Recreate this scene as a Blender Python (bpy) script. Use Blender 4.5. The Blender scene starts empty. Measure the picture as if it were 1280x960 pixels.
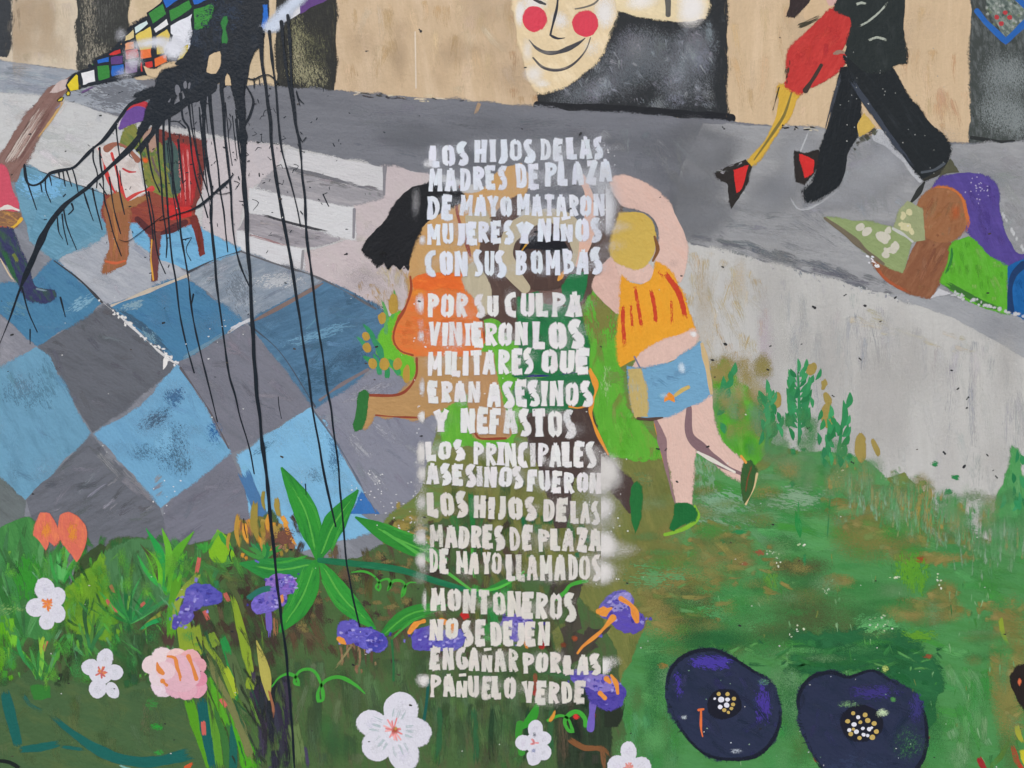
import bpy, math, random
import numpy as np

# ------------------------------------------------------------------ scale
S = 0.002            # metres per mural unit
ZC = 1.35            # height of the view centre
def wx(x): return (x - 640.0) * S
def wz(y): return ZC + (480.0 - y) * S

# ------------------------------------------------------------------ camera, light
sc = bpy.context.scene
COL = sc.collection
cd = bpy.data.cameras.new('camera')
cam = bpy.data.objects.new('camera', cd); COL.objects.link(cam)
cd.lens = 27.0; cd.sensor_width = 36.0; cd.clip_start = 0.01; cd.clip_end = 2000
cam.location = (0, -1280 * S * 27.0 / 36.0, ZC)
cam.rotation_euler = (math.radians(90), 0, 0)
sc.camera = cam

w = bpy.data.worlds.new('World'); sc.world = w; w.use_nodes = True
wn = w.node_tree; wn.nodes.clear()
wo = wn.nodes.new('ShaderNodeOutputWorld'); bg = wn.nodes.new('ShaderNodeBackground')
sky = wn.nodes.new('ShaderNodeTexSky'); sky.sky_type = 'NISHITA'; sky.sun_disc = False
SUN_EL, SUN_AZ = math.radians(52), math.radians(200)
sky.sun_elevation = SUN_EL; sky.sun_rotation = SUN_AZ
sky.air_density = 1.0; sky.dust_density = 2.8; sky.ozone_density = 0.6
bg.inputs['Strength'].default_value = 0.13
wn.links.new(sky.outputs[0], bg.inputs['Color']); wn.links.new(bg.outputs[0], wo.inputs['Surface'])
sd = bpy.data.lights.new('sun', 'SUN'); sd.energy = 1.4; sd.angle = math.radians(40); sd.color = (1.0, .985, .96)
sun = bpy.data.objects.new('sun', sd); COL.objects.link(sun)
sun.rotation_euler = (math.radians(52), 0, math.radians(-18))
sun.location = (-3, -6, 8)
sc.view_settings.view_transform = 'Standard'; sc.view_settings.look = 'None'
sc.view_settings.gamma = 1.0; sc.view_settings.use_curve_mapping = False
sc.view_settings.exposure = 0.22
sc.cycles.transparent_max_bounces = 96
sc.cycles.max_bounces = 5

rng = random.Random(7)
nrg = np.random.default_rng(11)

# ------------------------------------------------------------------ materials
def _n(t, kind, **kw):
    n = t.nodes.new(kind)
    for k, v in kw.items(): setattr(n, k, v)
    return n
def _math(t, op, a, b=None, c=None, clamp=False):
    n = t.nodes.new('ShaderNodeMath'); n.operation = op; n.use_clamp = clamp
    for i, v in enumerate((a, b, c)):
        if v is None: continue
        if isinstance(v, (int, float)): n.inputs[i].default_value = v
        else: t.links.new(v, n.inputs[i])
    return n.outputs[0]
def _noise(t, vec, scale, detail=3.0, rough=.55):
    n = t.nodes.new('ShaderNodeTexNoise'); n.inputs['Scale'].default_value = scale
    n.inputs['Detail'].default_value = detail; n.inputs['Roughness'].default_value = rough
    if vec is not None: t.links.new(vec, n.inputs['Vector'])
    return n.outputs['Fac']
def _mixc(t, f, a, b):
    n = t.nodes.new('ShaderNodeMix'); n.data_type = 'RGBA'
    for s, v in ((0, f), (6, a), (7, b)):
        if isinstance(v, (int, float)): n.inputs[s].default_value = v
        elif isinstance(v, tuple): n.inputs[s].default_value = v
        else: t.links.new(v, n.inputs[s])
    return n.outputs[2]
def _scalec(t, c, f):
    n = t.nodes.new('ShaderNodeVectorMath'); n.operation = 'SCALE'
    t.links.new(c, n.inputs[0]); t.links.new(f, n.inputs['Scale'])
    return n.outputs[0]

def paint_material(name, alpha, rough=.55):
    m = bpy.data.materials.new(name); m.use_nodes = True; t = m.node_tree; t.nodes.clear()
    out = _n(t, 'ShaderNodeOutputMaterial'); bs = _n(t, 'ShaderNodeBsdfPrincipled')
    t.links.new(bs.outputs[0], out.inputs[0])
    A = lambda a: _n(t, 'ShaderNodeAttribute', attribute_name=a)
    col, mix, tex, edge = A('Col'), A('Mix'), A('Tex'), A('Edge')
    geo = _n(t, 'ShaderNodeNewGeometry'); pos = geo.outputs['Position']
    big = _noise(t, pos, 2.6, 3)
    fine = _noise(t, pos, 260, 2, .6)
    streak = _noise(t, tex.outputs['Vector'], 1.0, 4, .62)
    sc2 = _n(t, 'ShaderNodeVectorMath', operation='SCALE'); sc2.inputs['Scale'].default_value = 3.7
    t.links.new(tex.outputs['Vector'], sc2.inputs[0])
    streak2 = _noise(t, sc2.outputs[0], 1.0, 3, .6)
    # worn second colour, in brushed patches: threshold the streak noise by the amount held in Mix alpha
    thr = _math(t, 'MULTIPLY_ADD', mix.outputs['Alpha'], -.62, .81)
    f = _math(t, 'MULTIPLY_ADD', _math(t, 'SUBTRACT', _math(t, 'MULTIPLY_ADD', streak2, .25, _math(t, 'MULTIPLY', streak, .75)), thr), 6.0, .5, clamp=True)
    c = _mixc(t, f, col.outputs['Color'], mix.outputs['Color'])
    v = _math(t, 'MULTIPLY_ADD', _math(t, 'SUBTRACT', big, .5), .22, 1.0)
    v = _math(t, 'MULTIPLY_ADD', _math(t, 'SUBTRACT', streak2, .5), .17, v)
    v = _math(t, 'MULTIPLY_ADD', _math(t, 'SUBTRACT', streak, .5), .20, v)
    v = _math(t, 'MULTIPLY_ADD', _math(t, 'SUBTRACT', fine, .5), .14, v)
    t.links.new(_scalec(t, c, v), bs.inputs['Base Color'])
    bs.inputs['Specular IOR Level'].default_value = .14 if name != 'enamel_paint' else .10
    t.links.new(_math(t, 'MULTIPLY_ADD', streak2, .25, rough - .12), bs.inputs['Roughness'])
    grain = _noise(t, pos, 120, 3, .6)
    h = _math(t, 'MULTIPLY_ADD', grain, .8, _math(t, 'MULTIPLY_ADD', _noise(t, pos, 14, 4, .6), 1.6, _math(t, 'MULTIPLY', streak2, .6)))
    bp = _n(t, 'ShaderNodeBump'); bp.inputs['Strength'].default_value = .4; bp.inputs['Distance'].default_value = .004
    t.links.new(h, bp.inputs['Height']); t.links.new(bp.outputs[0], bs.inputs['Normal'])
    if alpha:
        sx = _n(t, 'ShaderNodeSeparateXYZ'); t.links.new(edge.outputs['Vector'], sx.inputs[0])
        u, vv, dry = sx.outputs
        ef = _math(t, 'DIVIDE', _math(t, 'SUBTRACT', 1.0, _math(t, 'ABSOLUTE', u)), _math(t, 'MULTIPLY_ADD', dry, .75, .2), clamp=True)
        e0 = _math(t, 'DIVIDE', vv, .14, clamp=True)
        e1 = _math(t, 'DIVIDE', _math(t, 'SUBTRACT', 1.0, vv), _math(t, 'MAXIMUM', dry, .03), clamp=True)
        o = _math(t, 'MULTIPLY', _math(t, 'MULTIPLY', col.outputs['Alpha'], ef), _math(t, 'MULTIPLY', e0, e1))
        s = _math(t, 'MULTIPLY_ADD', streak2, .55, _math(t, 'MULTIPLY', streak, .45))
        s = _math(t, 'DIVIDE', 1.0, _math(t, 'ADD', 1.0, _math(t, 'POWER', 2.71828, _math(t, 'MULTIPLY', _math(t, 'SUBTRACT', s, .5), -19.0))))
        s = _math(t, 'MULTIPLY_ADD', s, .94, .03)
        al = _math(t, 'MULTIPLY_ADD', _math(t, 'SUBTRACT', o, s), 9.0, .5, clamp=True)
        t.links.new(al, bs.inputs['Alpha'])
    return m
M_FILL = paint_material('wall_paint', False)
M_DRY = paint_material('brushed_paint', True)
M_GLOSS = paint_material('enamel_paint', False, .38)
MATS = [M_FILL, M_DRY, M_GLOSS]

def simple_mat(name, col, col2, scale, rough=.85, bump=.3):
    m = bpy.data.materials.new(name); m.use_nodes = True; t = m.node_tree
    bs = t.nodes['Principled BSDF']
    geo = _n(t, 'ShaderNodeNewGeometry'); pos = geo.outputs['Position']
    a = _noise(t, pos, scale, 6, .65); b = _noise(t, pos, scale * 22, 3)
    f = _math(t, 'MULTIPLY_ADD', _math(t, 'SUBTRACT', a, .4), 3.0, 0.0, clamp=True)
    c = _mixc(t, f, (*col, 1), (*col2, 1))
    c = _scalec(t, c, _math(t, 'MULTIPLY_ADD', b, .5, .75))
    t.links.new(c, bs.inputs['Base Color']); bs.inputs['Roughness'].default_value = rough
    bp = _n(t, 'ShaderNodeBump'); bp.inputs['Strength'].default_value = bump; bp.inputs['Distance'].default_value = .004
    t.links.new(b, bp.inputs['Height']); t.links.new(bp.outputs[0], bs.inputs['Normal'])
    return m

# ------------------------------------------------------------------ paint engine
GAIN = 1.0
def lin(c):
    return tuple(GAIN * ((v / 255 / 12.92) if v <= 10 else ((v / 255 + .055) / 1.055) ** 2.4) for v in c[:3])
def vary(c, d):
    k = rng.uniform(-d, d)
    return tuple(max(0, min(255, v + k + rng.uniform(-d, d) * .45)) for v in c)

CELL = 4; GX0, GY0 = -900, -560
GRID = np.zeros((470, 780), np.int32)
DZ = 0.000006
def _cells(mask_iy, mask_ix):
    return np.clip(mask_iy, 0, GRID.shape[0] - 1), np.clip(mask_ix, 0, GRID.shape[1] - 1)
def level(iy, ix, k=1):
    iy, ix = _cells(iy, ix)
    l = int(GRID[iy, ix].max()) + 1
    GRID[iy, ix] = l + k - 1
    return l
def poly_cells(p):
    x0, y0 = p.min(0); x1, y1 = p.max(0)
    ix = np.arange(int((x0 - GX0) // CELL), int((x1 - GX0) // CELL) + 1)
    iy = np.arange(int((y0 - GY0) // CELL), int((y1 - GY0) // CELL) + 1)
    cx = GX0 + (ix + .5) * CELL; cy = GY0 + (iy + .5) * CELL
    q = np.roll(p, -1, 0)
    ins = np.zeros((len(iy), len(ix)), bool)
    for a, b in zip(p, q):
        if a[1] == b[1]: continue
        c = (cy >= min(a[1], b[1])) & (cy < max(a[1], b[1]))
        if not c.any(): continue
        xs = a[0] + (cy[c] - a[1]) / (b[1] - a[1]) * (b[0] - a[0])
        ins[c] ^= cx[None, :] < xs[:, None]
    ii, jj = np.nonzero(ins)
    # edge cells
    t = np.linspace(0, 1, 4)[:, None, None]
    e = (p[None] * (1 - t) + q[None] * t).reshape(-1, 2)
    L = np.hypot(*(q - p).T).max()
    if L > 12:
        n = int(L / 4) + 2; t = np.linspace(0, 1, n)[:, None, None]
        e = (p[None] * (1 - t) + q[None] * t).reshape(-1, 2)
    ei = ((e[:, 1] - GY0) // CELL).astype(int); ej = ((e[:, 0] - GX0) // CELL).astype(int)
    return np.concatenate([iy[ii], ei]), np.concatenate([ix[jj], ej])

class Part:
    def __init__(s, name, label=None, parent=None, stuff=False):
        s.name, s.label, s.parent, s.stuff = name, label, parent, stuff
        s.v, s.f, s.mi = [], [], []; s.col, s.mix, s.tex, s.edge = [], [], [], []; s.n = 0
        PARTS.append(s)
    def add(s, pts, lev, faces, mat, col, mix, tex, edge):
        n = len(pts)
        s.v.append(np.stack([(pts[:, 0] - 640) * S, -0.0005 - (lev + np.zeros(n)) * DZ, ZC + (480 - pts[:, 1]) * S], 1))
        s.f += [[i + s.n for i in f] for f in faces]; s.mi += [mat] * len(faces)
        s.col.append(np.broadcast_to(col, (n, 4))); s.mix.append(np.broadcast_to(mix, (n, 4)))
        s.tex.append(tex); s.edge.append(edge); s.n += n
PARTS = []
CUR = None
def P(name, label=None, parent=None, stuff=False):
    global CUR
    CUR = Part(name, label, parent, stuff)
    return CUR
def use(p):
    global CUR
    CUR = p

def K(ox, oy, s, pts): return [(ox + p[0] / s, oy + p[1] / s) + tuple(p[2:]) for p in pts]

def spline(pts, closed, step=4.0, smooth=True):
    pp = np.array([p[:2] for p in pts], float); n = len(pp)
    cor = [len(p) > 2 and p[2] for p in pts]
    if smooth and n > 3:
        for i in range(n):
            if not closed and i in (0, n - 1): continue
            a_, b_ = pp[i] - pp[i - 1], pp[(i + 1) % n] - pp[i]
            la_, lb_ = np.hypot(*a_), np.hypot(*b_)
            if la_ > 1e-6 and lb_ > 1e-6 and (a_ @ b_) / (la_ * lb_) < (.60 if closed else -.2): cor[i] = True
    out = []
    segs = n if closed else n - 1
    for i in range(segs):
        p1, p2 = pp[i], pp[(i + 1) % n]
        d = p2 - p1; L = float(np.hypot(*d)); k = max(1, int(round(L / step)))
        t = np.arange(k)[:, None] / k
        if not smooth: out.append(p1 + d * t); continue
        def tan(j):
            if cor[j % n]: return None
            if not closed and (j == 0 or j == n - 1): return None
            a, c = pp[(j - 1) % n], pp[(j + 1) % n]
            tt = c - a; l = np.hypot(*tt)
            return tt / l * min(L, l * .6) if l > 1e-6 else None
        m1, m2 = tan(i), tan((i + 1) % n)
        m1 = d if m1 is None else m1; m2 = d if m2 is None else m2
        h = (2 * t**3 - 3 * t**2 + 1) * p1 + (t**3 - 2 * t**2 + t) * m1 + (-2 * t**3 + 3 * t**2) * p2 + (t**3 - t**2) * m2
        out.append(h)
    if not closed: out.append(pp[-1:])
    return np.concatenate(out)

def wobble(n, scale):
    k = max(3, int(n / scale)); a = nrg.normal(size=k); x = np.linspace(0, k, n, endpoint=False)
    i = x.astype(int) % k; f = x - x.astype(int); f = f * f * (3 - 2 * f)
    return a[i] * (1 - f) + a[(i + 1) % k] * f

def texco(p, ang, cell):
    c, s = math.cos(math.radians(ang)), math.sin(math.radians(ang))
    al = p[:, 0] * c + p[:, 1] * s; ac = -p[:, 0] * s + p[:, 1] * c
    return np.stack([al / cell[0], ac / cell[1], np.full(len(p), rng.uniform(0, 200))], 1)

def c4(c, a): return np.array([*lin(c), a], float)

def F(pts, col, col2=None, amt=0.0, ang=90, cell=(60, 10), smooth=True, jit=.8, a=None, step=4.0, mat=0, rim=None):
    """a flat patch of paint with a brushed outline"""
    p = spline(pts, True, step, smooth)
    n = len(p)
    if jit:
        d = np.roll(p, -1, 0) - np.roll(p, 1, 0); l = np.hypot(*d.T)[:, None] + 1e-6
        nm = np.stack([-d[:, 1], d[:, 0]], 1) / l
        p = p + nm * (jit * (.55 * wobble(n, 6) + .45 * wobble(n, 1.5)))[:, None]
    ar = (p[:, 0] * np.roll(p[:, 1], -1) - np.roll(p[:, 0], -1) * p[:, 1]).sum()
    if ar > 0: p = p[::-1]
    # ragged dry rim: a narrow grainy ring outside the outline
    d = np.roll(p, -2, 0) - np.roll(p, 2, 0); l = np.hypot(*d.T)[:, None] + 1e-6
    nm = np.stack([-d[:, 1], d[:, 0]], 1) / l
    ar2 = (p[:, 0] * np.roll(p[:, 1], -1) - np.roll(p[:, 0], -1) * p[:, 1]).sum()
    if ar2 > 0: nm = -nm
    per = np.hypot(*np.diff(p, axis=0).T).sum()
    rw = (rim if rim is not None else min(3.4, per / 60)) * np.clip(1 + .8 * wobble(n, 5), .15, 2.4)
    q = p + nm * rw[:, None]
    lev = level(*poly_cells(q))
    ed = np.zeros((n, 3)); ed[:, 1] = .5
    if per > 30 and (rim is None or rim > 0):
        cc = np.tile(c4(col, 1), (2 * n, 1)); cc[:n, 3] = 1.0; cc[n:, 3] = -.1
        fs = [[i, (i + 1) % n, n + (i + 1) % n, n + i] for i in range(n)]
        pq = np.concatenate([p, q])
        CUR.add(pq, lev, fs, 1, cc, c4(col2 or col, amt if col2 else 0), texco(pq, ang + rng.uniform(-20, 20), (3.2, 1.6)), np.concatenate([ed, ed]))
    CUR.add(p, lev, [list(range(n))], mat if a is None else 1, c4(col, 1 if a is None else a),
            c4(col2 or col, amt if col2 else 0), texco(p, ang, cell), ed)

def ribbon(pts, wd, cap=True, step=4.0, jw=.0, smooth=True):
    c = spline(pts, False, step, smooth); n = len(c)
    wd = np.asarray(wd, float)
    W = np.full(n, float(wd)) if wd.ndim == 0 else np.interp(np.linspace(0, 1, n), np.linspace(0, 1, len(wd)), wd)
    if jw: W = np.maximum(.3, W * (1 + jw * wobble(n, 4)))
    d = np.gradient(c, axis=0); l = np.hypot(*d.T)[:, None] + 1e-9; d = d / l
    if cap:
        ts = np.array([.35, .7, .9, 1.0])
        pre = c[0] - d[0] * (W[0] * .5) * ts[::-1][:, None]; post = c[-1] + d[-1] * (W[-1] * .5) * ts[:, None]
        f = np.sqrt(1 - ts**2) + .02
        W = np.concatenate([W[0] * f[::-1], W, W[-1] * f]); c = np.concatenate([pre, c, post])
        d = np.concatenate([np.repeat(d[:1], 4, 0), d, np.repeat(d[-1:], 4, 0)])
    nm = np.stack([-d[:, 1], d[:, 0]], 1)
    return c, nm, W
def strip(c, nm, W, mat, col, mix, texfun, edgefun, tilt=1):
    n = len(c)
    a = c + nm * W[:, None] * .5; b = c - nm * W[:, None] * .5
    cells_i, cells_j = [], []
    for i in range(n - 1):
        q = np.array([a[i], b[i], a[i + 1], b[i + 1]]); lo = q.min(0) - 1; hi = q.max(0) + 1
        iy = np.arange(int((lo[1] - GY0) // CELL), int((hi[1] - GY0) // CELL) + 1)
        ix = np.arange(int((lo[0] - GX0) // CELL), int((hi[0] - GX0) // CELL) + 1)
        Y, X = np.meshgrid(iy, ix, indexing='ij'); cells_i.append(Y.ravel()); cells_j.append(X.ravel())
    lev = level(np.concatenate(cells_i), np.concatenate(cells_j), tilt)
    p = np.concatenate([a, b])
    if tilt > 1: lev = lev + np.tile(np.linspace(0, tilt - 1, n), 2)
    s = np.concatenate([[0], np.cumsum(np.hypot(*np.diff(c, axis=0).T))])
    u = np.concatenate([np.ones(n), -np.ones(n)]); ss = np.concatenate([s, s]); WW = np.concatenate([W, W])
    faces = [[i, i + 1, n + i + 1, n + i] for i in range(n - 1)]
    CUR.add(p, lev, faces, mat, col, mix, texfun(p, u, ss, WW), edgefun(u, ss / max(s[-1], 1e-6)))

def R(pts, wd, col, col2=None, amt=0, jw=.08, smooth=True, mat=0, cap=True, step=4.0):
    """a solid line of paint"""
    c, nm, W = ribbon(pts, wd, cap, step, jw, smooth)
    z = rng.uniform(0, 200)
    strip(c, nm, W, mat, c4(col, 1), c4(col2 or col, amt if col2 else 0),
          lambda p, u, s, w_: np.stack([s / 40, u * w_ * .5 / 6, np.full(len(p), z)], 1),
          lambda u, v: np.stack([u * 0, u * 0 + .5, u * 0], 1))
def St(pts, wd, col, a=.9, dry=.35, col2=None, amt=0, br=2.6, ln=55, step=5.0):
    """a dry brush stroke with bristle marks"""
    c, nm, W = ribbon(pts, wd, False, step, .05)
    z = rng.uniform(0, 200); wm = float(W.max())
    strip(c, nm, W, 1, c4(col, a), c4(col2 or col, amt if col2 else 0),
          lambda p, u, s, w_: np.stack([s / ln, u * wm * .5 / br, np.full(len(p), z)], 1),
          lambda u, v: np.stack([u, v, u * 0 + dry], 1))
def G(pts, wd, col, a=1.0, grain=.9, jw=.12, tilt=4, smooth=True):
    """a sprayed line with a grainy edge"""
    c, nm, W = ribbon(pts, wd, False, 2.4, jw, smooth)
    z = rng.uniform(0, 200)
    strip(c, nm, W, 1, c4(col, a), c4(col, 0),
          lambda p, u, s, w_: np.stack([p[:, 0] / grain, p[:, 1] / grain, np.full(len(p), z)], 1),
          lambda u, v: np.stack([u, u * 0 + .5, u * 0 + .3], 1), tilt=tilt)
def B(x, y, rx, ry, col, a=.7, cell=(.8, .8), ang=0, clip=None, rot=0, col2=None, amt=0, power=1.0):
    """a soft patch (spray or scumble) fading to nothing"""
    rings = [0, .25, .5, .75, 1.0]; k = 26
    th = np.arange(k) / k * 2 * math.pi; ca, sa = math.cos(math.radians(rot)), math.sin(math.radians(rot))
    ws = 1 + .10 * wobble(k, 3)
    P_, A_ = [np.array([[0., 0.]])], [np.array([a])]
    for r in rings[1:]:
        q = np.stack([np.cos(th) * r * rx * ws, np.sin(th) * r * ry * ws], 1); P_.append(q)
        A_.append(np.full(k, a * (1 - r**(1.6 * power))**1.0))
    q = np.concatenate(P_); al = np.concatenate(A_)
    q = np.stack([q[:, 0] * ca - q[:, 1] * sa + x, q[:, 0] * sa + q[:, 1] * ca + y], 1)
    if clip:
        if clip[0] is not None: q[:, 0] = np.maximum(q[:, 0], clip[0])
        if clip[1] is not None: q[:, 0] = np.minimum(q[:, 0], clip[1])
        if len(clip) > 2: q[:, 1] = np.clip(q[:, 1], clip[2], clip[3])
    faces = [[0, 1 + (i + 1) % k, 1 + i] for i in range(k)]
    for r in range(3):
        o, o2 = 1 + r * k, 1 + (r + 1) * k
        faces += [[o + i, o + (i + 1) % k, o2 + (i + 1) % k, o2 + i] for i in range(k)]
    lev = level(*poly_cells(q[-k:]))
    cc = np.tile(c4(col, 1), (len(q), 1)); cc[:, 3] = al
    ed = np.zeros((len(q), 3)); ed[:, 1] = .5
    CUR.add(q, lev, faces, 1, cc, c4(col2 or col, amt if col2 else 0), texco(q, ang, cell), ed)
def inside(p, x, y):
    r = False; j = len(p) - 1
    for i in range(len(p)):
        if (p[i][1] > y) != (p[j][1] > y) and x < (p[j][0] - p[i][0]) * (y - p[i][1]) / (p[j][1] - p[i][1]) + p[i][0]: r = not r
        j = i
    return r
def hatch(poly, n, L, wd, ang, cols, a=.75, spread=12, dry=.5, d=7, bend=.08, br=1.1, ln=26):
    """brush marks laid inside an outline"""
    xs = [p[0] for p in poly]; ys = [p[1] for p in poly]
    for _ in range(n):
        for _t in range(40):
            x, y = rng.uniform(min(xs), max(xs)), rng.uniform(min(ys), max(ys))
            if inside(poly, x, y): break
        else: continue
        th = math.radians(ang + rng.gauss(0, spread)); l = L * rng.uniform(.6, 1.3) * .5
        for _s in range(5):
            ex, ey = math.cos(th) * l, math.sin(th) * l
            if inside(poly, x + ex, y + ey) and inside(poly, x - ex, y - ey): break
            l *= .7
        bx, by = -ey * bend * rng.uniform(-2, 2), ex * bend * rng.uniform(-2, 2)
        St([(x - ex, y - ey), (x + bx, y + by), (x + ex, y + ey)], wd * rng.uniform(.6, 1.3), vary(rng.choice(cols), d), a * rng.uniform(.75, 1.1), dry, br=br, ln=ln)
def leaf(x0, y0, x1, y1, wd, col, vein=None, bend=.1, col2=None, vw=2.2):
    dx, dy = x1 - x0, y1 - y0
    m = (x0 + dx * .5 - dy * bend, y0 + dy * .5 + dx * bend)
    pts = [(x0, y0), m, (x1, y1)]
    R(pts, [wd * .15, wd * .6, wd * .95, wd, wd * .85, wd * .5, wd * .08], col, col2, .4 if col2 else 0, jw=.06, cap=False)
    if vein: St(pts, vw, vein, 1.1, .2, br=4)
def blade(x0, y0, x1, y1, wd, col, bend=.08, a=1.0):
    dx, dy = x1 - x0, y1 - y0
    St([(x0, y0), (x0 + dx * .5 - dy * bend, y0 + dy * .5 + dx * bend), (x1, y1)], [wd * .7, wd, wd * .75, wd * .25], col, a, .25, br=2.2)
def fan(x, y, n, L, a0, a1, wd, cols, d=10):
    for i in range(n):
        th = math.radians(a0 + (a1 - a0) * (i + rng.uniform(.2, .8)) / n); l = L * rng.uniform(.65, 1.1)
        blade(x + rng.uniform(-3, 3), y + rng.uniform(-3, 3), x + math.cos(th) * l, y - math.sin(th) * l, wd * rng.uniform(.7, 1.3), vary(rng.choice(cols), d), rng.uniform(-.12, .12))
def ell(x, y, rx, ry, rot=0, n=14):
    c, s = math.cos(math.radians(rot)), math.sin(math.radians(rot))
    return [(x + rx * math.cos(t) * c - ry * math.sin(t) * s, y + rx * math.cos(t) * s + ry * math.sin(t) * c) for t in [i / n * 2 * math.pi for i in range(n)]]
# ------------------------------------------------------------------ the place
def box(name, lo, hi, mat, bevel=.0):
    x0, y0, z0 = lo; x1, y1, z1 = hi
    me = bpy.data.meshes.new(name)
    me.from_pydata([(x0, y0, z0), (x1, y0, z0), (x1, y1, z0), (x0, y1, z0), (x0, y0, z1), (x1, y0, z1), (x1, y1, z1), (x0, y1, z1)], [],
                   [(3, 2, 1, 0), (4, 5, 6, 7), (0, 1, 5, 4), (1, 2, 6, 5), (2, 3, 7, 6), (3, 0, 4, 7)])
    me.materials.append(mat)
    o = bpy.data.objects.new(name, me); COL.objects.link(o)
    if bevel:
        m = o.modifiers.new('bevel', 'BEVEL'); m.width = bevel; m.segments = 2
    return o
M_RENDER = simple_mat('cement_render', (.42, .40, .37), (.34, .33, .31), 1.7)
M_PAVE = simple_mat('concrete_pavement', (.30, .29, .28), (.22, .215, .21), 2.3)
M_ROAD = simple_mat('asphalt', (.052, .052, .055), (.04, .04, .042), 3.0)
WALL = box('mural_wall', (-4.6, 0.0, 0.0), (4.6, 0.22, 3.3), M_RENDER, .012)
WALL['label'] = 'street wall bearing a colourful mural, splashed with black paint and stencilled with white writing'
WALL['category'] = 'wall'; WALL['kind'] = 'thing'
pv = box('pavement', (-12, -3.2, -0.12), (12, 0.6, 0.0), M_PAVE, .01); pv['kind'] = 'structure'
me = bpy.data.meshes.new('road'); me.from_pydata([(-400, -400, -.125), (400, -400, -.125), (400, 400, -.125), (-400, 400, -.125)], [], [(0, 1, 2, 3)])
me.materials.append(M_ROAD); rd = bpy.data.objects.new('road', me); COL.objects.link(rd); rd['kind'] = 'structure'

# ------------------------------------------------------------------ background of the mural
facade = P('painted_facade', 'painted beige building front with dark doorways above the grey street')
F([(-700, -490), (1980, -490), (1980, 190), (1280, 184), (1000, 170), (600, 140), (300, 116), (-700, 40)], (200, 176, 145), (207, 186, 158), .32, 90, (120, 22), False)
F([(-700, -490), (92, -490), (97, 92), (-700, 40)], (205, 191, 168), (198, 183, 158), .4, 90, (120, 30), False)
F([(158, -490), (345, -490), (350, 112), (163, 100)], (201, 180, 146), (208, 188, 158), .4, 90, (90, 20), False)
F([(418, -490), (674, -490), (674, 136), (418, 118)], (199, 174, 141), (205, 182, 152), .42, 80, (110, 26), False)
F([(908, -490), (1016, -490), (1216, -490), (1213, 184), (1080, 182), (909, 166)], (202, 177, 143), (207, 183, 151), .35, 90, (130, 20), False)
hatch([(425, 0), (660, 0), (660, 130), (425, 115)], 44, 60, 16, 88, [(207, 182, 147), (192, 163, 122), (206, 185, 156)], .62, 14, .7)
hatch([(640, -20), (678, 0), (676, 130), (640, 125)], 12, 60, 14, 88, [(190, 152, 112), (186, 150, 115)], .6, 10, .7)
hatch([(915, 0), (1205, 0), (1205, 170), (915, 150)], 34, 80, 14, 88, [(206, 178, 138), (196, 167, 128), (210, 184, 150)], .6, 9, .7)
hatch([(1110, 60), (1205, 60), (1205, 175), (1130, 150)], 12, 60, 12, 85, [(190, 155, 120), (196, 160, 124)], .6, 9, .7)
hatch([(8, 0), (90, 0), (95, 88), (0, 76)], 14, 50, 18, 88, [(211, 199, 180), (199, 184, 160)], .6, 12, .7)
R([(519, 40), (520, 110)], 1.6, (214, 200, 180))

def door(label, pts, col, col2, amt, ang=90, cell=(18, 4)):
    P('painted_doorway', label, facade); F(pts, col, col2, amt, ang, cell, False, 1.1)
door('dark grey painted doorway cut by the left edge', [(-120, -490), (10, -490), (13, 60), (9, 72), (-120, 66)], (52, 56, 60), (40, 42, 45), .3)
hatch([(6, 0), (25, 0), (25, 72), (8, 72)], 14, 22, 6, 88, [(70, 70, 66), (90, 86, 78), (56, 58, 58)], .55, 8, .6)
door('charcoal painted doorway with scratchy beige wear at its left side', [(89, -490), (160, -490), (160, 30), (165, 98), (98, 90)], (52, 54, 51), (88, 87, 80), .30)
B(112, 20, 16, 70, (142, 136, 120), .52, (9, 2.2), 88); B(118, 70, 30, 26, (150, 144, 128), .55, (9, 2.2), 88); B(128, 10, 30, 70, (92, 92, 88), .42, (12, 2), 88)
B(140, 72, 22, 16, (160, 150, 130), .5, (9, 2.2), 60)
door('black painted doorway scrubbed with olive beige', [(344, -490), (419, -490), (420, 60), (417, 115), (346, 110)], (43, 44, 42), (70, 70, 58), .30)
B(372, 50, 20, 50, (140, 138, 104), .55, (5, 1.8), 80); B(382, 92, 38, 24, (152, 148, 116), .60, (5, 1.8), 70); B(395, 60, 22, 40, (96, 96, 72), .42, (7, 2), 86); B(372, 70, 14, 30, (166, 160, 128), .45, (4, 1.6), 80)
door('black painted doorway rolled over with pale grey behind the mask', [(672, -490), (911, -490), (908, 60), (907, 152), (790, 143), (673, 136)], (41, 44, 46), (60, 63, 67), .30, 80, (16, 6))
for (x, y, rx, ry) in [(790, 80, 100, 50), (850, 90, 60, 60), (740, 112, 60, 24), (870, 60, 40, 40), (800, 60, 50, 40)]: B(x, y, rx, ry, (104, 108, 113), .72, (2.6, 1.1), 65, (676, 902), rot=-20)
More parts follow.
